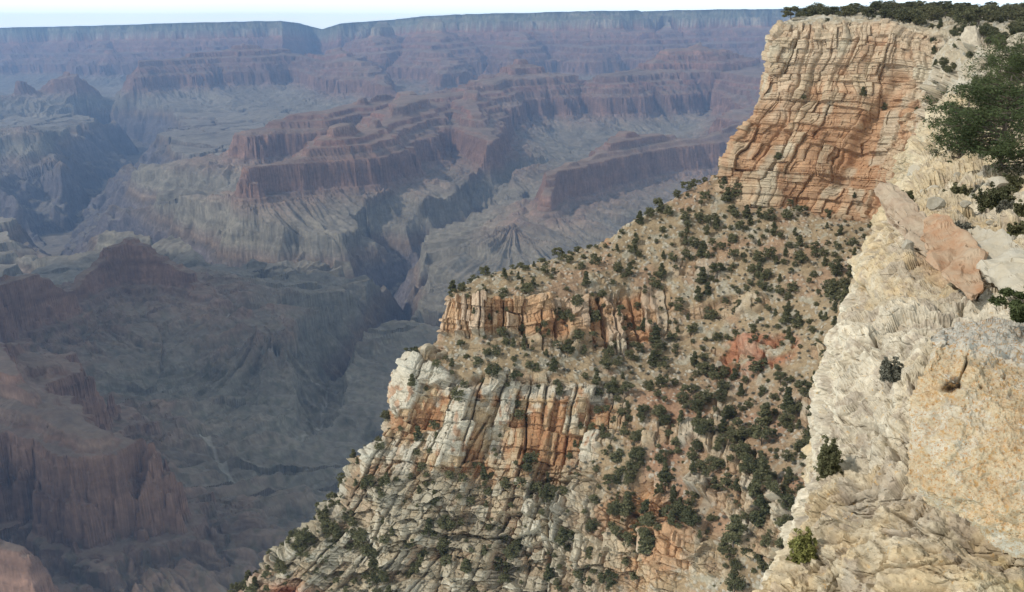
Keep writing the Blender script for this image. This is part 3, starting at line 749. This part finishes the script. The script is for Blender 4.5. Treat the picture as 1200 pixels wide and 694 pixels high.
def tree_proto(kind, seed, fine=1.0):
    """unit-height tree: returns trunk mesh, crown mesh"""
    r = np.random.default_rng(seed)
    parts = []
    if kind == 'shrub':      # round juniper, foliage almost to the ground
        nb = 26; cen = []; rad = []
        for i in range(nb):
            a = r.random()*6.28; h = .12+.78*r.random()**.8; w = .50*math.sqrt(max(0, 1-((h-.42)/.60)**2))
            q = w*math.sqrt(r.random())*.85
            cen.append((q*math.cos(a), q*math.sin(a), h)); s = .13+.12*r.random(); rad.append((s, s, s*.8))
        th = .35
    elif kind == 'cone':     # upright pinyon / fir
        nb = 30; cen = []; rad = []
        for i in range(nb):
            h = .12+.84*i/nb; w = .27*(1-h)**.75+.02; a = r.random()*6.28; q = w*(.3+.6*r.random())
            cen.append((q*math.cos(a), q*math.sin(a), h)); s = .05+.09*(1-h)+.03*r.random(); rad.append((s, s, s*.6))
        th = .9
    else:                    # open spreading pinyon
        nb = 24; cen = []; rad = []
        for i in range(nb):
            a = r.random()*6.28; h = .38+.55*r.random(); w = .46*math.sqrt(max(.05, 1-((h-.55)/.5)**2))
            q = w*(.35+.65*r.random()); cen.append((q*math.cos(a), q*math.sin(a), h)); s = .09+.09*r.random(); rad.append((s, s, s*.6))
        th = .6
    cen = np.array(cen); rad = np.array(rad)
    lean = r.normal(size=2)*.04
    tp = [(0, 0, -.12), (lean[0]*.5, lean[1]*.5, th*.4), (lean[0], lean[1], th)]
    parts.append(tube(tp, [.032, .024, .010], 6))
    for i in r.choice(len(cen), min(9, len(cen)), replace=False):
        c = cen[i]; z0 = min(th*.8, c[2]*.55); s = np.array([lean[0]*z0/th, lean[1]*z0/th, z0])
        m = (s+c)/2+r.normal(size=3)*.02
        parts.append(tube([s, m, c], [.013, .009, .004], 4))
    tv = join(parts)
    n = int(95*fine)
    lv = leaves(cen, rad, n, .040/fine**.4, r)
    return raw_mesh('trunk', *tv, M_bark), raw_mesh('crown', *lv, M_leaf)
PROTO = {}; PLOW = {}
for k, n in (('shrub', 5), ('cone', 4), ('open', 3)):
    PROTO[k] = [tree_proto(k, 100+i*7+len(k)*31) for i in range(n)]
    PLOW[k] = [tree_proto(k, 100+i*7+len(k)*31, .3) for i in range(n)]

def tree(kind, i, p, h, label, cat, group, name=None, rz=None, wide=1.0, leaf=None):
    tm, cm = PROTO[kind][i % len(PROTO[kind])]
    o = bpy.data.objects.new(name or {'shrub': 'juniper_bush', 'cone': 'pinyon_tree', 'open': 'pinyon_tree'}[kind], None)
    C.objects.link(o); o.location = p; o.rotation_euler = (0, 0, random.random()*6.28 if rz is None else rz)
    o.scale = (h*wide, h*wide, h); o['label'] = label; o['category'] = cat
    if group: o['group'] = group
    for nm, me in (('trunk', tm), ('crown', cm)):
        c = bpy.data.objects.new(nm, me); C.objects.link(c); c.parent = o
    return o

def scatter(P, mask, n, mind, r):
    """poisson-like picks of grid vertices, in metres"""
    idx = np.flatnonzero(mask.reshape(-1) > r.random(mask.size)); r.shuffle(idx)
    pts = P.reshape(-1, 3); cell = {}; out = []
    for i in idx[:400000]:
        p = pts[i]; md = mind*(.6+.8*r.random()); k = (int(p[0]//mind), int(p[1]//mind), int(p[2]//mind)); ok = True
        for a in (-1, 0, 1):
            for b in (-1, 0, 1):
                for c in (-1, 0, 1):
                    for q in cell.get((k[0]+a, k[1]+b, k[2]+c), ()):
                        if (q[0]-p[0])**2+(q[1]-p[1])**2+(q[2]-p[2])**2 < md*md: ok = False; break
        if ok:
            cell.setdefault(k, []).append(p); out.append(i)
            if len(out) >= n: break
    return np.array(out, int)
R2 = np.random.default_rng(99)
# spur and bowl
spx, spy, sd = project(SP_P)
sN = normals(blur2(SP_P, 5)); slope_up = np.abs(sN[..., 2])
vis = (spx > 270) & (spx < 1040) & (spy > 150) & (spy < 740) & (SP_R > -.25)
dens = sst(.3, .55, slope_up)*(1-.82*SP_CL*(1-sst(.45, .7, np.abs(normals(SP_P)[..., 2]))))
zone = .38+.3*sst(3.9, 4.3, SP_R)+.6*np.exp(-((spx-880)/130)**2-((spy-560)/150)**2)+.5*np.exp(-((spx-900)/90)**2-((spy-350)/90)**2)
zone += .35*np.exp(-((spx-640)/120)**2-((spy-420)/30)**2)
zone *= 1+.6*fbm3(SP_P, 22, 3, 500)
zone *= 1-.8*np.exp(-((spx-895)/50)**2-((spy-415)/22)**2)
area = np.linalg.norm(np.cross(np.gradient(SP_P, axis=0), np.gradient(SP_P, axis=1)), axis=-1)
prob = np.clip(zone, .03, 2)*dens*vis*area/np.percentile(area, 90)
big = scatter(SP_P, np.clip(prob, 0, 1)*.09, 1900, 2.7, R2)
flat = SP_P.reshape(-1, 3)
cand = []
for i in big:
    p = flat[i]; z = zone.reshape(-1)[i]
    kind = R2.choice(['shrub', 'cone', 'open'], p=[.62, .24, .14])
    h = (1.6+2.5*R2.random()**1.8)*(.85+.45*min(max(z, 0), 1.3)); h *= {'shrub': 1., 'cone': 1.45, 'open': 1.25}[kind]
    cand.append((h/p[1], kind, p, h))
cand.sort(key=lambda c: -c[0])
def area_name(p):
    x, y, _ = project(p)
    if y < 330 and x < 760: return 'on the crest of the tan spur'
    if x < 700 and y > 440: return 'on the ledges of the white and orange cliff'
    if x < 720: return 'between the two cliff bands of the spur'
    if y < 380: return 'on the stony slope below the tall cliff'
    return 'in the thick scrub low in the bowl'
KW = {'shrub': ('round dark green juniper bush', 'bush'), 'cone': ('upright dark green pinyon', 'tree'), 'open': ('open spreading dark pinyon', 'tree')}
N_IND = 292
for j, (_, kind, p, h) in enumerate(cand[:N_IND]):
    an = area_name(p); w, cat = KW[kind]
    tree(kind, j, p-np.array([0, 0, .15]), h, f'{w} {an}', cat, f'{w}s {an}', wide=1.0+.25*R2.random())
def merged(name, items, leafmat, label, trunk=False):
    V = []; Fc = []; o = 0
    for kind, i, p, h, w in items:
        tm, cm = PLOW[kind][i % len(PLOW[kind])]
        for me in ((cm, tm) if trunk else (cm,)):
            v = np.empty(len(me.vertices)*3, np.float32); me.vertices.foreach_get('co', v); v = v.reshape(-1, 3)
            f = np.empty(len(me.loops), np.int32); me.loops.foreach_get('vertex_index', f); f = f.reshape(-1, 4)
            a = R2.random()*6.28; M = np.array([[math.cos(a), -math.sin(a), 0], [math.sin(a), math.cos(a), 0], [0, 0, 1]])
            V.append((v@M.T)*np.array([h*w, h*w, h])+p); Fc.append(f+o); o += len(v)
    me = raw_mesh(name, np.concatenate(V), np.concatenate(Fc), leafmat)
    ob = bpy.data.objects.new(name, me); C.objects.link(ob); ob['kind'] = 'stuff'; ob['label'] = label
    return ob
rest = [(k, j, p, h, 1.1) for j, (_, k, p, h) in enumerate(cand[N_IND:])]
small = scatter(SP_P, np.clip(prob, 0, 1)*.08, 1200, 2.3, R2)
rest += [('shrub', int(i), flat[i], .7+.9*R2.random(), 1.2) for i in small]
merged('undergrowth', rest, M_leaf, 'small dark scrub sprinkled over the slope below the cliff')

tuft = scatter(SP_P, np.clip(prob*(1-.6*SP_CL), 0, 1)*.2, 3000, 1.4, R2)
merged('scrub', [('shrub', int(i), flat[i], .35+.6*R2.random()**2, 1.5) for i in tuft], M_sage, 'low grey-green brush dotted thinly over the slope')

# trees on the promontory top and gully
ppx, ppy, pd = project(PR_P)
pup = np.abs(normals(blur2(PR_P, 5))[..., 2])
pa = np.linalg.norm(np.cross(np.gradient(PR_P, axis=0), np.gradient(PR_P, axis=1)), axis=-1)
topm = (PR_R < .55) & (PR_R > -.8) & (ppx > 905) & (ppx < 1230)
gul = sst(1080, 1100, ppx)*sst(.45, .65, pup)*(PR_R > .5)*(PR_R < 3.6)*(ppx < 1215)*(1+fbm3(PR_P, 16, 2, 510))
face = (ppx < 1080)*(PR_R > .5)*sst(.45, .8, pup)*.06
pm = (topm*1.0)*pa/np.percentile(pa[topm], 80)
pflat = PR_P.reshape(-1, 3)
tops = scatter(PR_P, np.clip(pm, 0, 1)*.06, 210, 4.6, R2)
tc = []
for i in tops:
    p = pflat[i]; h = 4.0+2.6*R2.random(); tc.append((h/p[1]/max(1, p[1]/380)**2, 'shrub' if R2.random() < .7 else 'open', p, h))
for j, (_, kind, p, h) in enumerate(tc):
    w, cat = KW[kind]
    tree(kind, j, p-np.array([0, 0, .25]), h, f'{w} in the dark woodland capping the cliff', cat, f'{w}s capping the cliff', wide=1.15+.3*R2.random())
gi = scatter(PR_P, np.clip(gul*pa/np.percentile(pa, 90), 0, 1)*.05+np.clip(face, 0, 1)*.01, 95, 3.4, R2)
for j, i in enumerate(gi):
    p = pflat[i]; kind = 'shrub' if R2.random() < .7 else 'cone'; w, cat = KW[kind]; h = 1.8+2.2*R2.random()
    sx, sy, _ = project(p)
    wh = 'in the rocky gully right of the tall cliff' if sx > 1080 else 'clinging to a ledge of the tall cliff'
    tree(kind, j, p-np.array([0, 0, .15]), h, f'{w} {wh}', cat, f'{w}s {wh}', wide=1.2)

# big near pines at the right
def near_pine(name, base, H, W, seed, label, mat=None, nb=46, lean=(0, 0), cnt=320, size=.07, dead=False, low=.12, cat='tree', tr=.11, needle=True):
    r = np.random.default_rng(seed); mat = mat or M_pine
    o = bpy.data.objects.new(name, None); C.objects.link(o); o.location = base
    o['label'] = label; o['category'] = cat
    parts = []; cen = []; rad = []
    tp = [np.array([0, 0, -.4]), np.array([lean[0]*.4, lean[1]*.4, H*.35])+r.normal(size=3)*.08, np.array([lean[0]*.8, lean[1]*.8, H*.7])+r.normal(size=3)*.1, np.array([lean[0], lean[1], H*.95])]
    parts.append(tube(tp, [tr, tr*.8, tr*.5, tr*.2], 9))
    for i in range(nb):
        h = low+(.97-low)*(i+r.random())/nb; a = r.random()*6.28
        w = W*.5*math.sqrt(max(.06, 1-((h-.45)/.62)**2))*(.55+.5*r.random())
        st = np.array([np.interp(h*.8*H, [q[2] for q in tp], [q[c] for q in tp]) for c in range(3)])
        en = st+np.array([math.cos(a)*w, math.sin(a)*w, H*(.02+.16*r.random())])
        md = (st+en)/2+r.normal(size=3)*.12*W/4+np.array([0, 0, -.03*H])
        parts.append(tube([st, md, en], [tr*.32, tr*.2, tr*.06], 5))
        for q in range(4):
            f = .45+.6*q/3; c = (st*(1-f)+en*f) if f > 1 else (md*(1-(f-.5)*2)+en*(f-.5)*2 if f > .5 else st*(1-f*2)+md*f*2)
            c = c+r.normal(size=3)*np.array([.16, .16, .08])*W/4
            parts.append(tube([md*(1-.5)+en*.5 if q > 1 else md, c], [tr*.08, tr*.03], 3))
            s = W*(.045+.055*r.random()); cen.append(c); rad.append((s, s, s*.55))
    c = bpy.data.objects.new('trunk', raw_mesh('trunk', *join(parts), M_bark)); C.objects.link(c); c.parent = o
    if not dead:
        c = bpy.data.objects.new('crown', raw_mesh('crown', *leaves(np.array(cen), np.array(rad), cnt//4, size, r, needle), mat)); C.objects.link(c); c.parent = o
    return o
def on_near(px, py, ymax=1e9):
    x, y, d = project(NE_P); m = np.hypot(x-px, y-py)+d*.02+1e6*(NE_K < 0); i = np.argmin(m); return NE_P.reshape(-1, 3)[i]
near_pine('pine_tree', on_near(1172, 200)+np.array([0, 0, -.2]), 4.0, 6.2, 5, 'large bushy green pine filling the slope at the right edge, thickest of the near trees', nb=60)
near_pine('pine_tree', on_near(1128, 190)+np.array([0, 0, -.2]), 3.4, 3.4, 6, 'thin-topped pine with bare twigs on the left of the big pine', nb=34, cnt=240)
near_pine('pine_tree', on_near(1208, 168)+np.array([2.4, 6, -.3]), 6.4, 6.2, 8, 'tall pine behind the big bushy pine, cut by the right edge', nb=56)
near_pine('pine_tree', on_near(1192, 150)+np.array([0, 3, -.2]), 4.4, 5.0, 15, 'mid-sized pine filling the gap between the bushy pine and the tall one behind', nb=46)
near_pine('pine_tree', on_near(1104, 222)+np.array([0, 0, -.2]), 1.7, 1.4, 9, 'small sparse pine just below the thin-topped pine', nb=20, cnt=220, tr=.05)
# foreground sprig of pine entering at the right
near_pine('pine_tree', at(1236, 400, 10.5)+np.array([0, 0, -.4]), 1.3, 1.05, 12, 'little pine poking in at the right edge above the lichen boulder', nb=26, cnt=900, size=.035, tr=.03)
# shrubs on the limestone
def near_bush(px, py, h, w, mat, label, seed, cat='bush', name='sage_bush', cnt=1, size=.018, nb=90, lean=(0, 0)):
    """many thin stems fanning out from the root, leaves along their outer halves"""
    r = np.random.default_rng(seed)
    o = bpy.data.objects.new(name, None); C.objects.link(o); o.location = on_near(px, py)+np.array([0, 0, -.06])
    o['label'] = label; o['category'] = cat
    parts = []; cen = []; rad = []
    for i in range(nb):
        a = r.random()*6.28; e = math.acos(r.random()**.8*.95); L = .6+.5*r.random()
        en = np.array([math.cos(a)*math.sin(e)*w*.55*L+lean[0], math.sin(a)*math.sin(e)*w*.55*L+lean[1], (.12+math.cos(e))*h*L*.9])
        md = en*.5+r.normal(size=3)*.05*h+np.array([0, 0, -.05*h])
        parts.append(tube([np.zeros(3), md, en], [.008*h+.003, .005*h+.002, .002], 3))
        for f in (.5, .68, .84, 1.0):
            cen.append(md*(2-2*f)+en*(2*f-1)+r.normal(size=3)*.03*h); q = (.055+.05*r.random())*(w+h)/2; rad.append((q, q, q))
    for nm, me in (('stems', raw_mesh('stems', *join(parts), M_bark)), ('leaves', raw_mesh('leaves', *leaves(np.array(cen), np.array(rad), 34, size, r), mat))):
        c = bpy.data.objects.new(nm, me); C.objects.link(c); c.parent = o
    return o
near_bush(1042, 442, .40, .34, M_sage, 'grey leafy bush growing out of a crack in the pale limestone', 21)
near_bush(940, 655, .52, .34, M_yel, 'yellow-green bush at the bottom on the limestone edge', 22, name='green_bush')
near_bush(968, 552, .60, .30, M_leaf, 'dark green bush hanging on the limestone edge halfway down', 23, name='green_bush')
near_bush(1060, 250, .8, .6, M_leaf, 'small dark bush on the crest of the limestone edge left of the pink blocks', 24, name='green_bush', size=.04)
lb = 'low scrubby bush among the pale rubble below the pines'
for j, (x, y, h, w, mt) in enumerate([(1122,236,1.1,1.4,M_leaf),(1142,262,.6,.9,M_sage),(1165,246,1.3,1.6,M_leaf),(1180,250,.6,.9,M_sage),(1196,276,.6,1.0,M_leaf),(1108,240,.7,1.0,M_sage),(1150,232,.8,1.2,M_sage),
                                      (1185,222,.8,1.4,M_leaf),(1128,272,.5,.9,M_sage),(1172,285,.5,.9,M_yel),(1200,250,.6,.9,M_leaf)]):
    b = near_bush(x, y, h*.66, w*.66, mt, lb, 40+j, size=.035, name='scrub_bush', nb=60); b['group'] = 'low bushes among the rubble'

# ------------------------------------------------------------ rock blocks and boulders
import bmesh
def flat_rock_mat(name, c, c2):
    m, nt, b = mat_new(name); L = nt.links.new; tc = nd(nt, 'ShaderNodeTexCoord')
    n = nd(nt, 'ShaderNodeTexNoise'); n.inputs['Scale'].default_value = 1.3; n.inputs['Detail'].default_value = 8; n.inputs['Roughness'].default_value = .68; L(tc.outputs['Object'], n.inputs['Vector'])
    r = nd(nt, 'ShaderNodeMapRange'); r.inputs['From Min'].default_value = .38; r.inputs['From Max'].default_value = .62; L(n.outputs['Fac'], r.inputs['Value'])
    mx = nd(nt, 'ShaderNodeMix', data_type='RGBA'); L(r.outputs[0], mx.inputs[0]); mx.inputs[6].default_value = (*c, 1); mx.inputs[7].default_value = (*c2, 1); L(mx.outputs[2], b.inputs['Base Color'])
    bp = nd(nt, 'ShaderNodeBump'); bp.inputs['Strength'].default_value = .7; bp.inputs['Distance'].default_value = .12; L(n.outputs['Fac'], bp.inputs['Height']); L(bp.outputs[0], b.inputs['Normal'])
    return m
MB_tan = flat_rock_mat('tan_rock', (.36, .265, .19), (.45, .37, .275)); MB_or = flat_rock_mat('orange_rock', (.38, .215, .125), (.44, .335, .235)); MB_cr = flat_rock_mat('cream_rock', (.46, .40, .30), (.50, .46, .38))
MB_gr = flat_rock_mat('grey_cream_rock', (.34, .30, .23), (.45, .42, .35))
def rough(bm, cuts, amp, sc, seed):
    bmesh.ops.triangulate(bm, faces=bm.faces[:]); bmesh.ops.subdivide_edges(bm, edges=bm.edges[:], cuts=cuts, use_grid_fill=True); bm.normal_update()
    co = np.array([v.co for v in bm.verts]); no = np.array([v.normal for v in bm.verts])
    k1, k2, hh = worley(co, sc, seed)
    d = amp*fbm3(co, sc*1.3, 4, seed)+amp*.8*(hh-.5)
    for v, q, n in zip(bm.verts, d, no): v.co += Vector(n)*float(q)
def block(poly, depth, mat, label, seed, push=(0, 0, 0), ky=1.):
    A = np.array(poly, float); A[:, 2] *= ky; W = at(*A.T)+np.array(push); c = W.mean(0)
    bm = bmesh.new(); f = bm.faces.new([bm.verts.new(w-c) for w in W])
    ex = bmesh.ops.extrude_face_region(bm, geom=[f]); 
    bmesh.ops.translate(bm, verts=[v for v in ex['geom'] if isinstance(v, bmesh.types.BMVert)], vec=(depth*.12, depth, depth*.10))
    bmesh.ops.recalc_face_normals(bm, faces=bm.faces[:])
    bmesh.ops.bevel(bm, geom=bm.edges[:], offset=.10, segments=1, affect='EDGES')
    rough(bm, 14, .12, .7, seed)
    me = bpy.data.meshes.new('rock_block'); bm.to_mesh(me); bm.free(); me.materials.append(mat)
    o = bpy.data.objects.new('rock_block', me); C.objects.link(o); o.location = c; o['label'] = label; o['category'] = 'rock'
block([(1057,263,25.6),(1070,249,25.8),(1099,260,25),(1113,288,23.6),(1111,320,22.4),(1088,306,23),(1067,288,24.4)], 3.5, MB_tan, 'tan pointed rock block at the left end of the broken step', 3, ky=.985)
block([(1117,300,21.6),(1138,287,21.6),(1158,291,21.2),(1157,342,19.4),(1141,357,18.9),(1128,346,19.4),(1117,326,20.4)], 2.6, MB_or, 'orange faced rock block in the middle of the broken step', 4, ky=.94)
block([(1162,303,21.2),(1184,296,21),(1216,300,20.2),(1240,330,18.4),(1210,352,17.8),(1176,346,18.8),(1162,336,19.8)], 1.8, MB_cr, 'smooth cream rock block right of the orange block, split from it by a crack', 5, ky=.95)
RP = []
for k in range(6):
    bm = bmesh.new(); bmesh.ops.create_icosphere(bm, subdivisions=2, radius=.5)
    r_ = np.random.default_rng(k+50)
    for v in bm.verts: v.co.x *= 1.1; v.co.z *= .7
    for q in range(7):
        n = Vector(r_.normal(size=3)).normalized()
        bmesh.ops.bisect_plane(bm, geom=bm.verts[:]+bm.edges[:]+bm.faces[:], plane_co=n*(.26+.12*r_.random()), plane_no=n, clear_outer=True)
        bd = [e for e in bm.edges if e.is_boundary]
        if bd: bmesh.ops.holes_fill(bm, edges=bd)
    rough(bm, 1, .02, .3, k)
    me = bpy.data.meshes.new('boulder'); bm.to_mesh(me); bm.free(); me.materials.append(MB_gr if k % 3 else MB_cr); RP.append(me)
def boulder(i, p, h, label, group):
    o = bpy.data.objects.new('boulder', RP[i % 6]); C.objects.link(o); o.location = p; o.rotation_euler = (R2.normal()*.3, R2.normal()*.3, R2.random()*6.3)
    o.scale = (h, h*(.7+.5*R2.random()), h*(.7+.4*R2.random())); o['label'] = label; o['category'] = 'boulder'; o['group'] = group
bi = scatter(SP_P, np.clip(prob*(1-SP_CL), 0, 1)*.03*(spy < 640), 70, 9, R2)
for j, i in enumerate(bi): boulder(j, flat[i], 1.6+2.2*R2.random()**2, 'pale angular boulder lying on the scrubby slope', 'pale boulders on the slope')
npx, npy, nd_ = project(NE_P); nfl = NE_P.reshape(-1, 3)
nm_ = (npx > 1062)*(npx < 1215)*(npy > 205)*(npy < 300)*(NE_K > 0)*1.0
ni = scatter(NE_P, nm_*.2, 46, 1.7, R2)
for j, i in enumerate(ni): boulder(j, nfl[i]+np.array([0, 0, .05]), (.3+.7*R2.random()**2)*nfl[i][1]/40, 'pale broken boulder in the rubble below the pines', 'rubble boulders below the pines')

# ------------------------------------------------------------ air
m, nt, b = mat_new('air'); nt.nodes.remove(b)
pv = nd(nt, 'ShaderNodeVolumePrincipled'); out = [n for n in nt.nodes if n.type == 'OUTPUT_MATERIAL'][0]
pv.inputs['Color'].default_value = (.33, .545, .97, 1); pv.inputs['Density'].default_value = 4.1e-5; pv.inputs['Anisotropy'].default_value = 0.
nt.links.new(pv.outputs[0], out.inputs['Volume'])
x0, x1, y0, y1, z0, z1 = -19000., 19000., -400., 26700., -1700., 500.
V = [(x, y, z) for x in (x0, x1) for y in (y0, y1) for z in (z0, z1)]
Fq = [(0, 1, 3, 2), (4, 6, 7, 5), (0, 4, 5, 1), (2, 3, 7, 6), (0, 2, 6, 4), (1, 5, 7, 3)]
hz = bpy.data.objects.new('haze', raw_mesh('haze', V, Fq, m)); C.objects.link(hz); hz['kind'] = 'stuff'; hz['label'] = 'blue haze filling the canyon'

# ------------------------------------------------------------ unseen cloud added off to the left to shade the near canyon
mc, nt, b = mat_new('cloud_white'); b.inputs['Base Color'].default_value = (.85, .86, .88, 1)
def cloud(cx, cy, cz, sx, sy, sz, seed):
    th = np.linspace(0, np.pi, 60)[:, None]; ph = np.linspace(0, 2*np.pi, 120)[None, :]
    D = np.stack([np.sin(th)*np.cos(ph), np.sin(th)*np.sin(ph), np.cos(th)+0*ph], -1)
    k = 1+.55*fbm3(D*1.6, 1., 5, seed)
    D = D*k[..., None]*np.array([sx, sy, sz]); D[..., 2] = np.where(D[..., 2] < 0, D[..., 2]*.35, D[..., 2])
    return D+np.array([cx, cy, cz])
cl_parts = [(-4300, 900, 1900, 1250, 900, 330, 5), (-4650, 1900, 1850, 1000, 850, 280, 9)]
for a in cl_parts:
    o = grid_mesh('cloud', cloud(*a), mc, flip=True); o['kind'] = 'stuff'; o['label'] = 'white cloud out of view, placed to shade the near canyon'

# ------------------------------------------------------------ light
SUN_EL, SUN_AZ = 40., -112.      # azimuth measured from +Y towards +X
w = bpy.data.worlds.new('World'); bpy.context.scene.world = w; w.use_nodes = True
nt = w.node_tree; bg = nt.nodes['Background']; sky = nt.nodes.new('ShaderNodeTexSky'); sky.sky_type = 'NISHITA'; sky.sun_disc = False
sky.sun_elevation = math.radians(SUN_EL); sky.sun_rotation = math.radians(SUN_AZ); sky.altitude = 2100; sky.air_density = 1.0; sky.dust_density = 2.5
# thin high cloud veiling the blue
tc = nd(nt, 'ShaderNodeTexCoord'); mp = nd(nt, 'ShaderNodeMapping'); mp.inputs['Scale'].default_value = (1, 1, 5); nt.links.new(tc.outputs['Generated'], mp.inputs[0])
nz = nd(nt, 'ShaderNodeTexNoise'); nz.inputs['Scale'].default_value = 2.2; nz.inputs['Detail'].default_value = 7; nt.links.new(mp.outputs[0], nz.inputs['Vector'])
mr = nd(nt, 'ShaderNodeMapRange'); mr.inputs['From Min'].default_value = .3; mr.inputs['From Max'].default_value = .7; mr.inputs['To Min'].default_value = .55; mr.inputs['To Max'].default_value = .9
nt.links.new(nz.outputs['Fac'], mr.inputs['Value'])
mx = nd(nt, 'ShaderNodeMix', data_type='RGBA'); nt.links.new(mr.outputs[0], mx.inputs[0]); nt.links.new(sky.outputs[0], mx.inputs[6]); mx.inputs[7].default_value = (8.5, 9.3, 9.2, 1)
sx = nd(nt, 'ShaderNodeSeparateXYZ'); nt.links.new(tc.outputs['Generated'], sx.inputs[0])
hr = nd(nt, 'ShaderNodeMapRange', interpolation_type='SMOOTHSTEP'); hr.inputs['From Min'].default_value = 0; hr.inputs['From Max'].default_value = .22; hr.inputs['To Min'].default_value = 3.0; hr.inputs['To Max'].default_value = .95
nt.links.new(sx.outputs['Z'], hr.inputs['Value'])
vm = nd(nt, 'ShaderNodeVectorMath', operation='SCALE'); nt.links.new(mx.outputs[2], vm.inputs[0]); nt.links.new(hr.outputs[0], vm.inputs['Scale'])
nt.links.new(vm.outputs[0], bg.inputs[0]); bg.inputs[1].default_value = .1
sl = bpy.data.lights.new('sun', 'SUN'); sl.energy = 3.3; sl.angle = math.radians(2); sl.color = (1, .93, .83)
so = bpy.data.objects.new('sun', sl); C.objects.link(so)
el, az = math.radians(SUN_EL), math.radians(SUN_AZ)
dv = Vector((math.sin(az)*math.cos(el), math.cos(az)*math.cos(el), math.sin(el)))
so.rotation_euler = dv.to_track_quat('Z', 'Y').to_euler()

cam = bpy.data.cameras.new('camera'); co = bpy.data.objects.new('camera', cam); C.objects.link(co)
cam.sensor_width = 36; cam.lens = 36*F/1200; cam.clip_start = .1; cam.clip_end = 80000
co.rotation_euler = (math.radians(90)-PITCH, 0, 0)
s = bpy.context.scene; s.camera = co
s.render.engine = 'CYCLES'
s.view_settings.view_transform = 'Standard'; s.view_settings.look = 'None'; s.view_settings.gamma = 1; s.view_settings.exposure = -.22
s.cycles.max_bounces = 4; s.cycles.diffuse_bounces = 2; s.cycles.volume_bounces = 0; s.cycles.transparent_max_bounces = 4
s.cycles.use_denoising = True
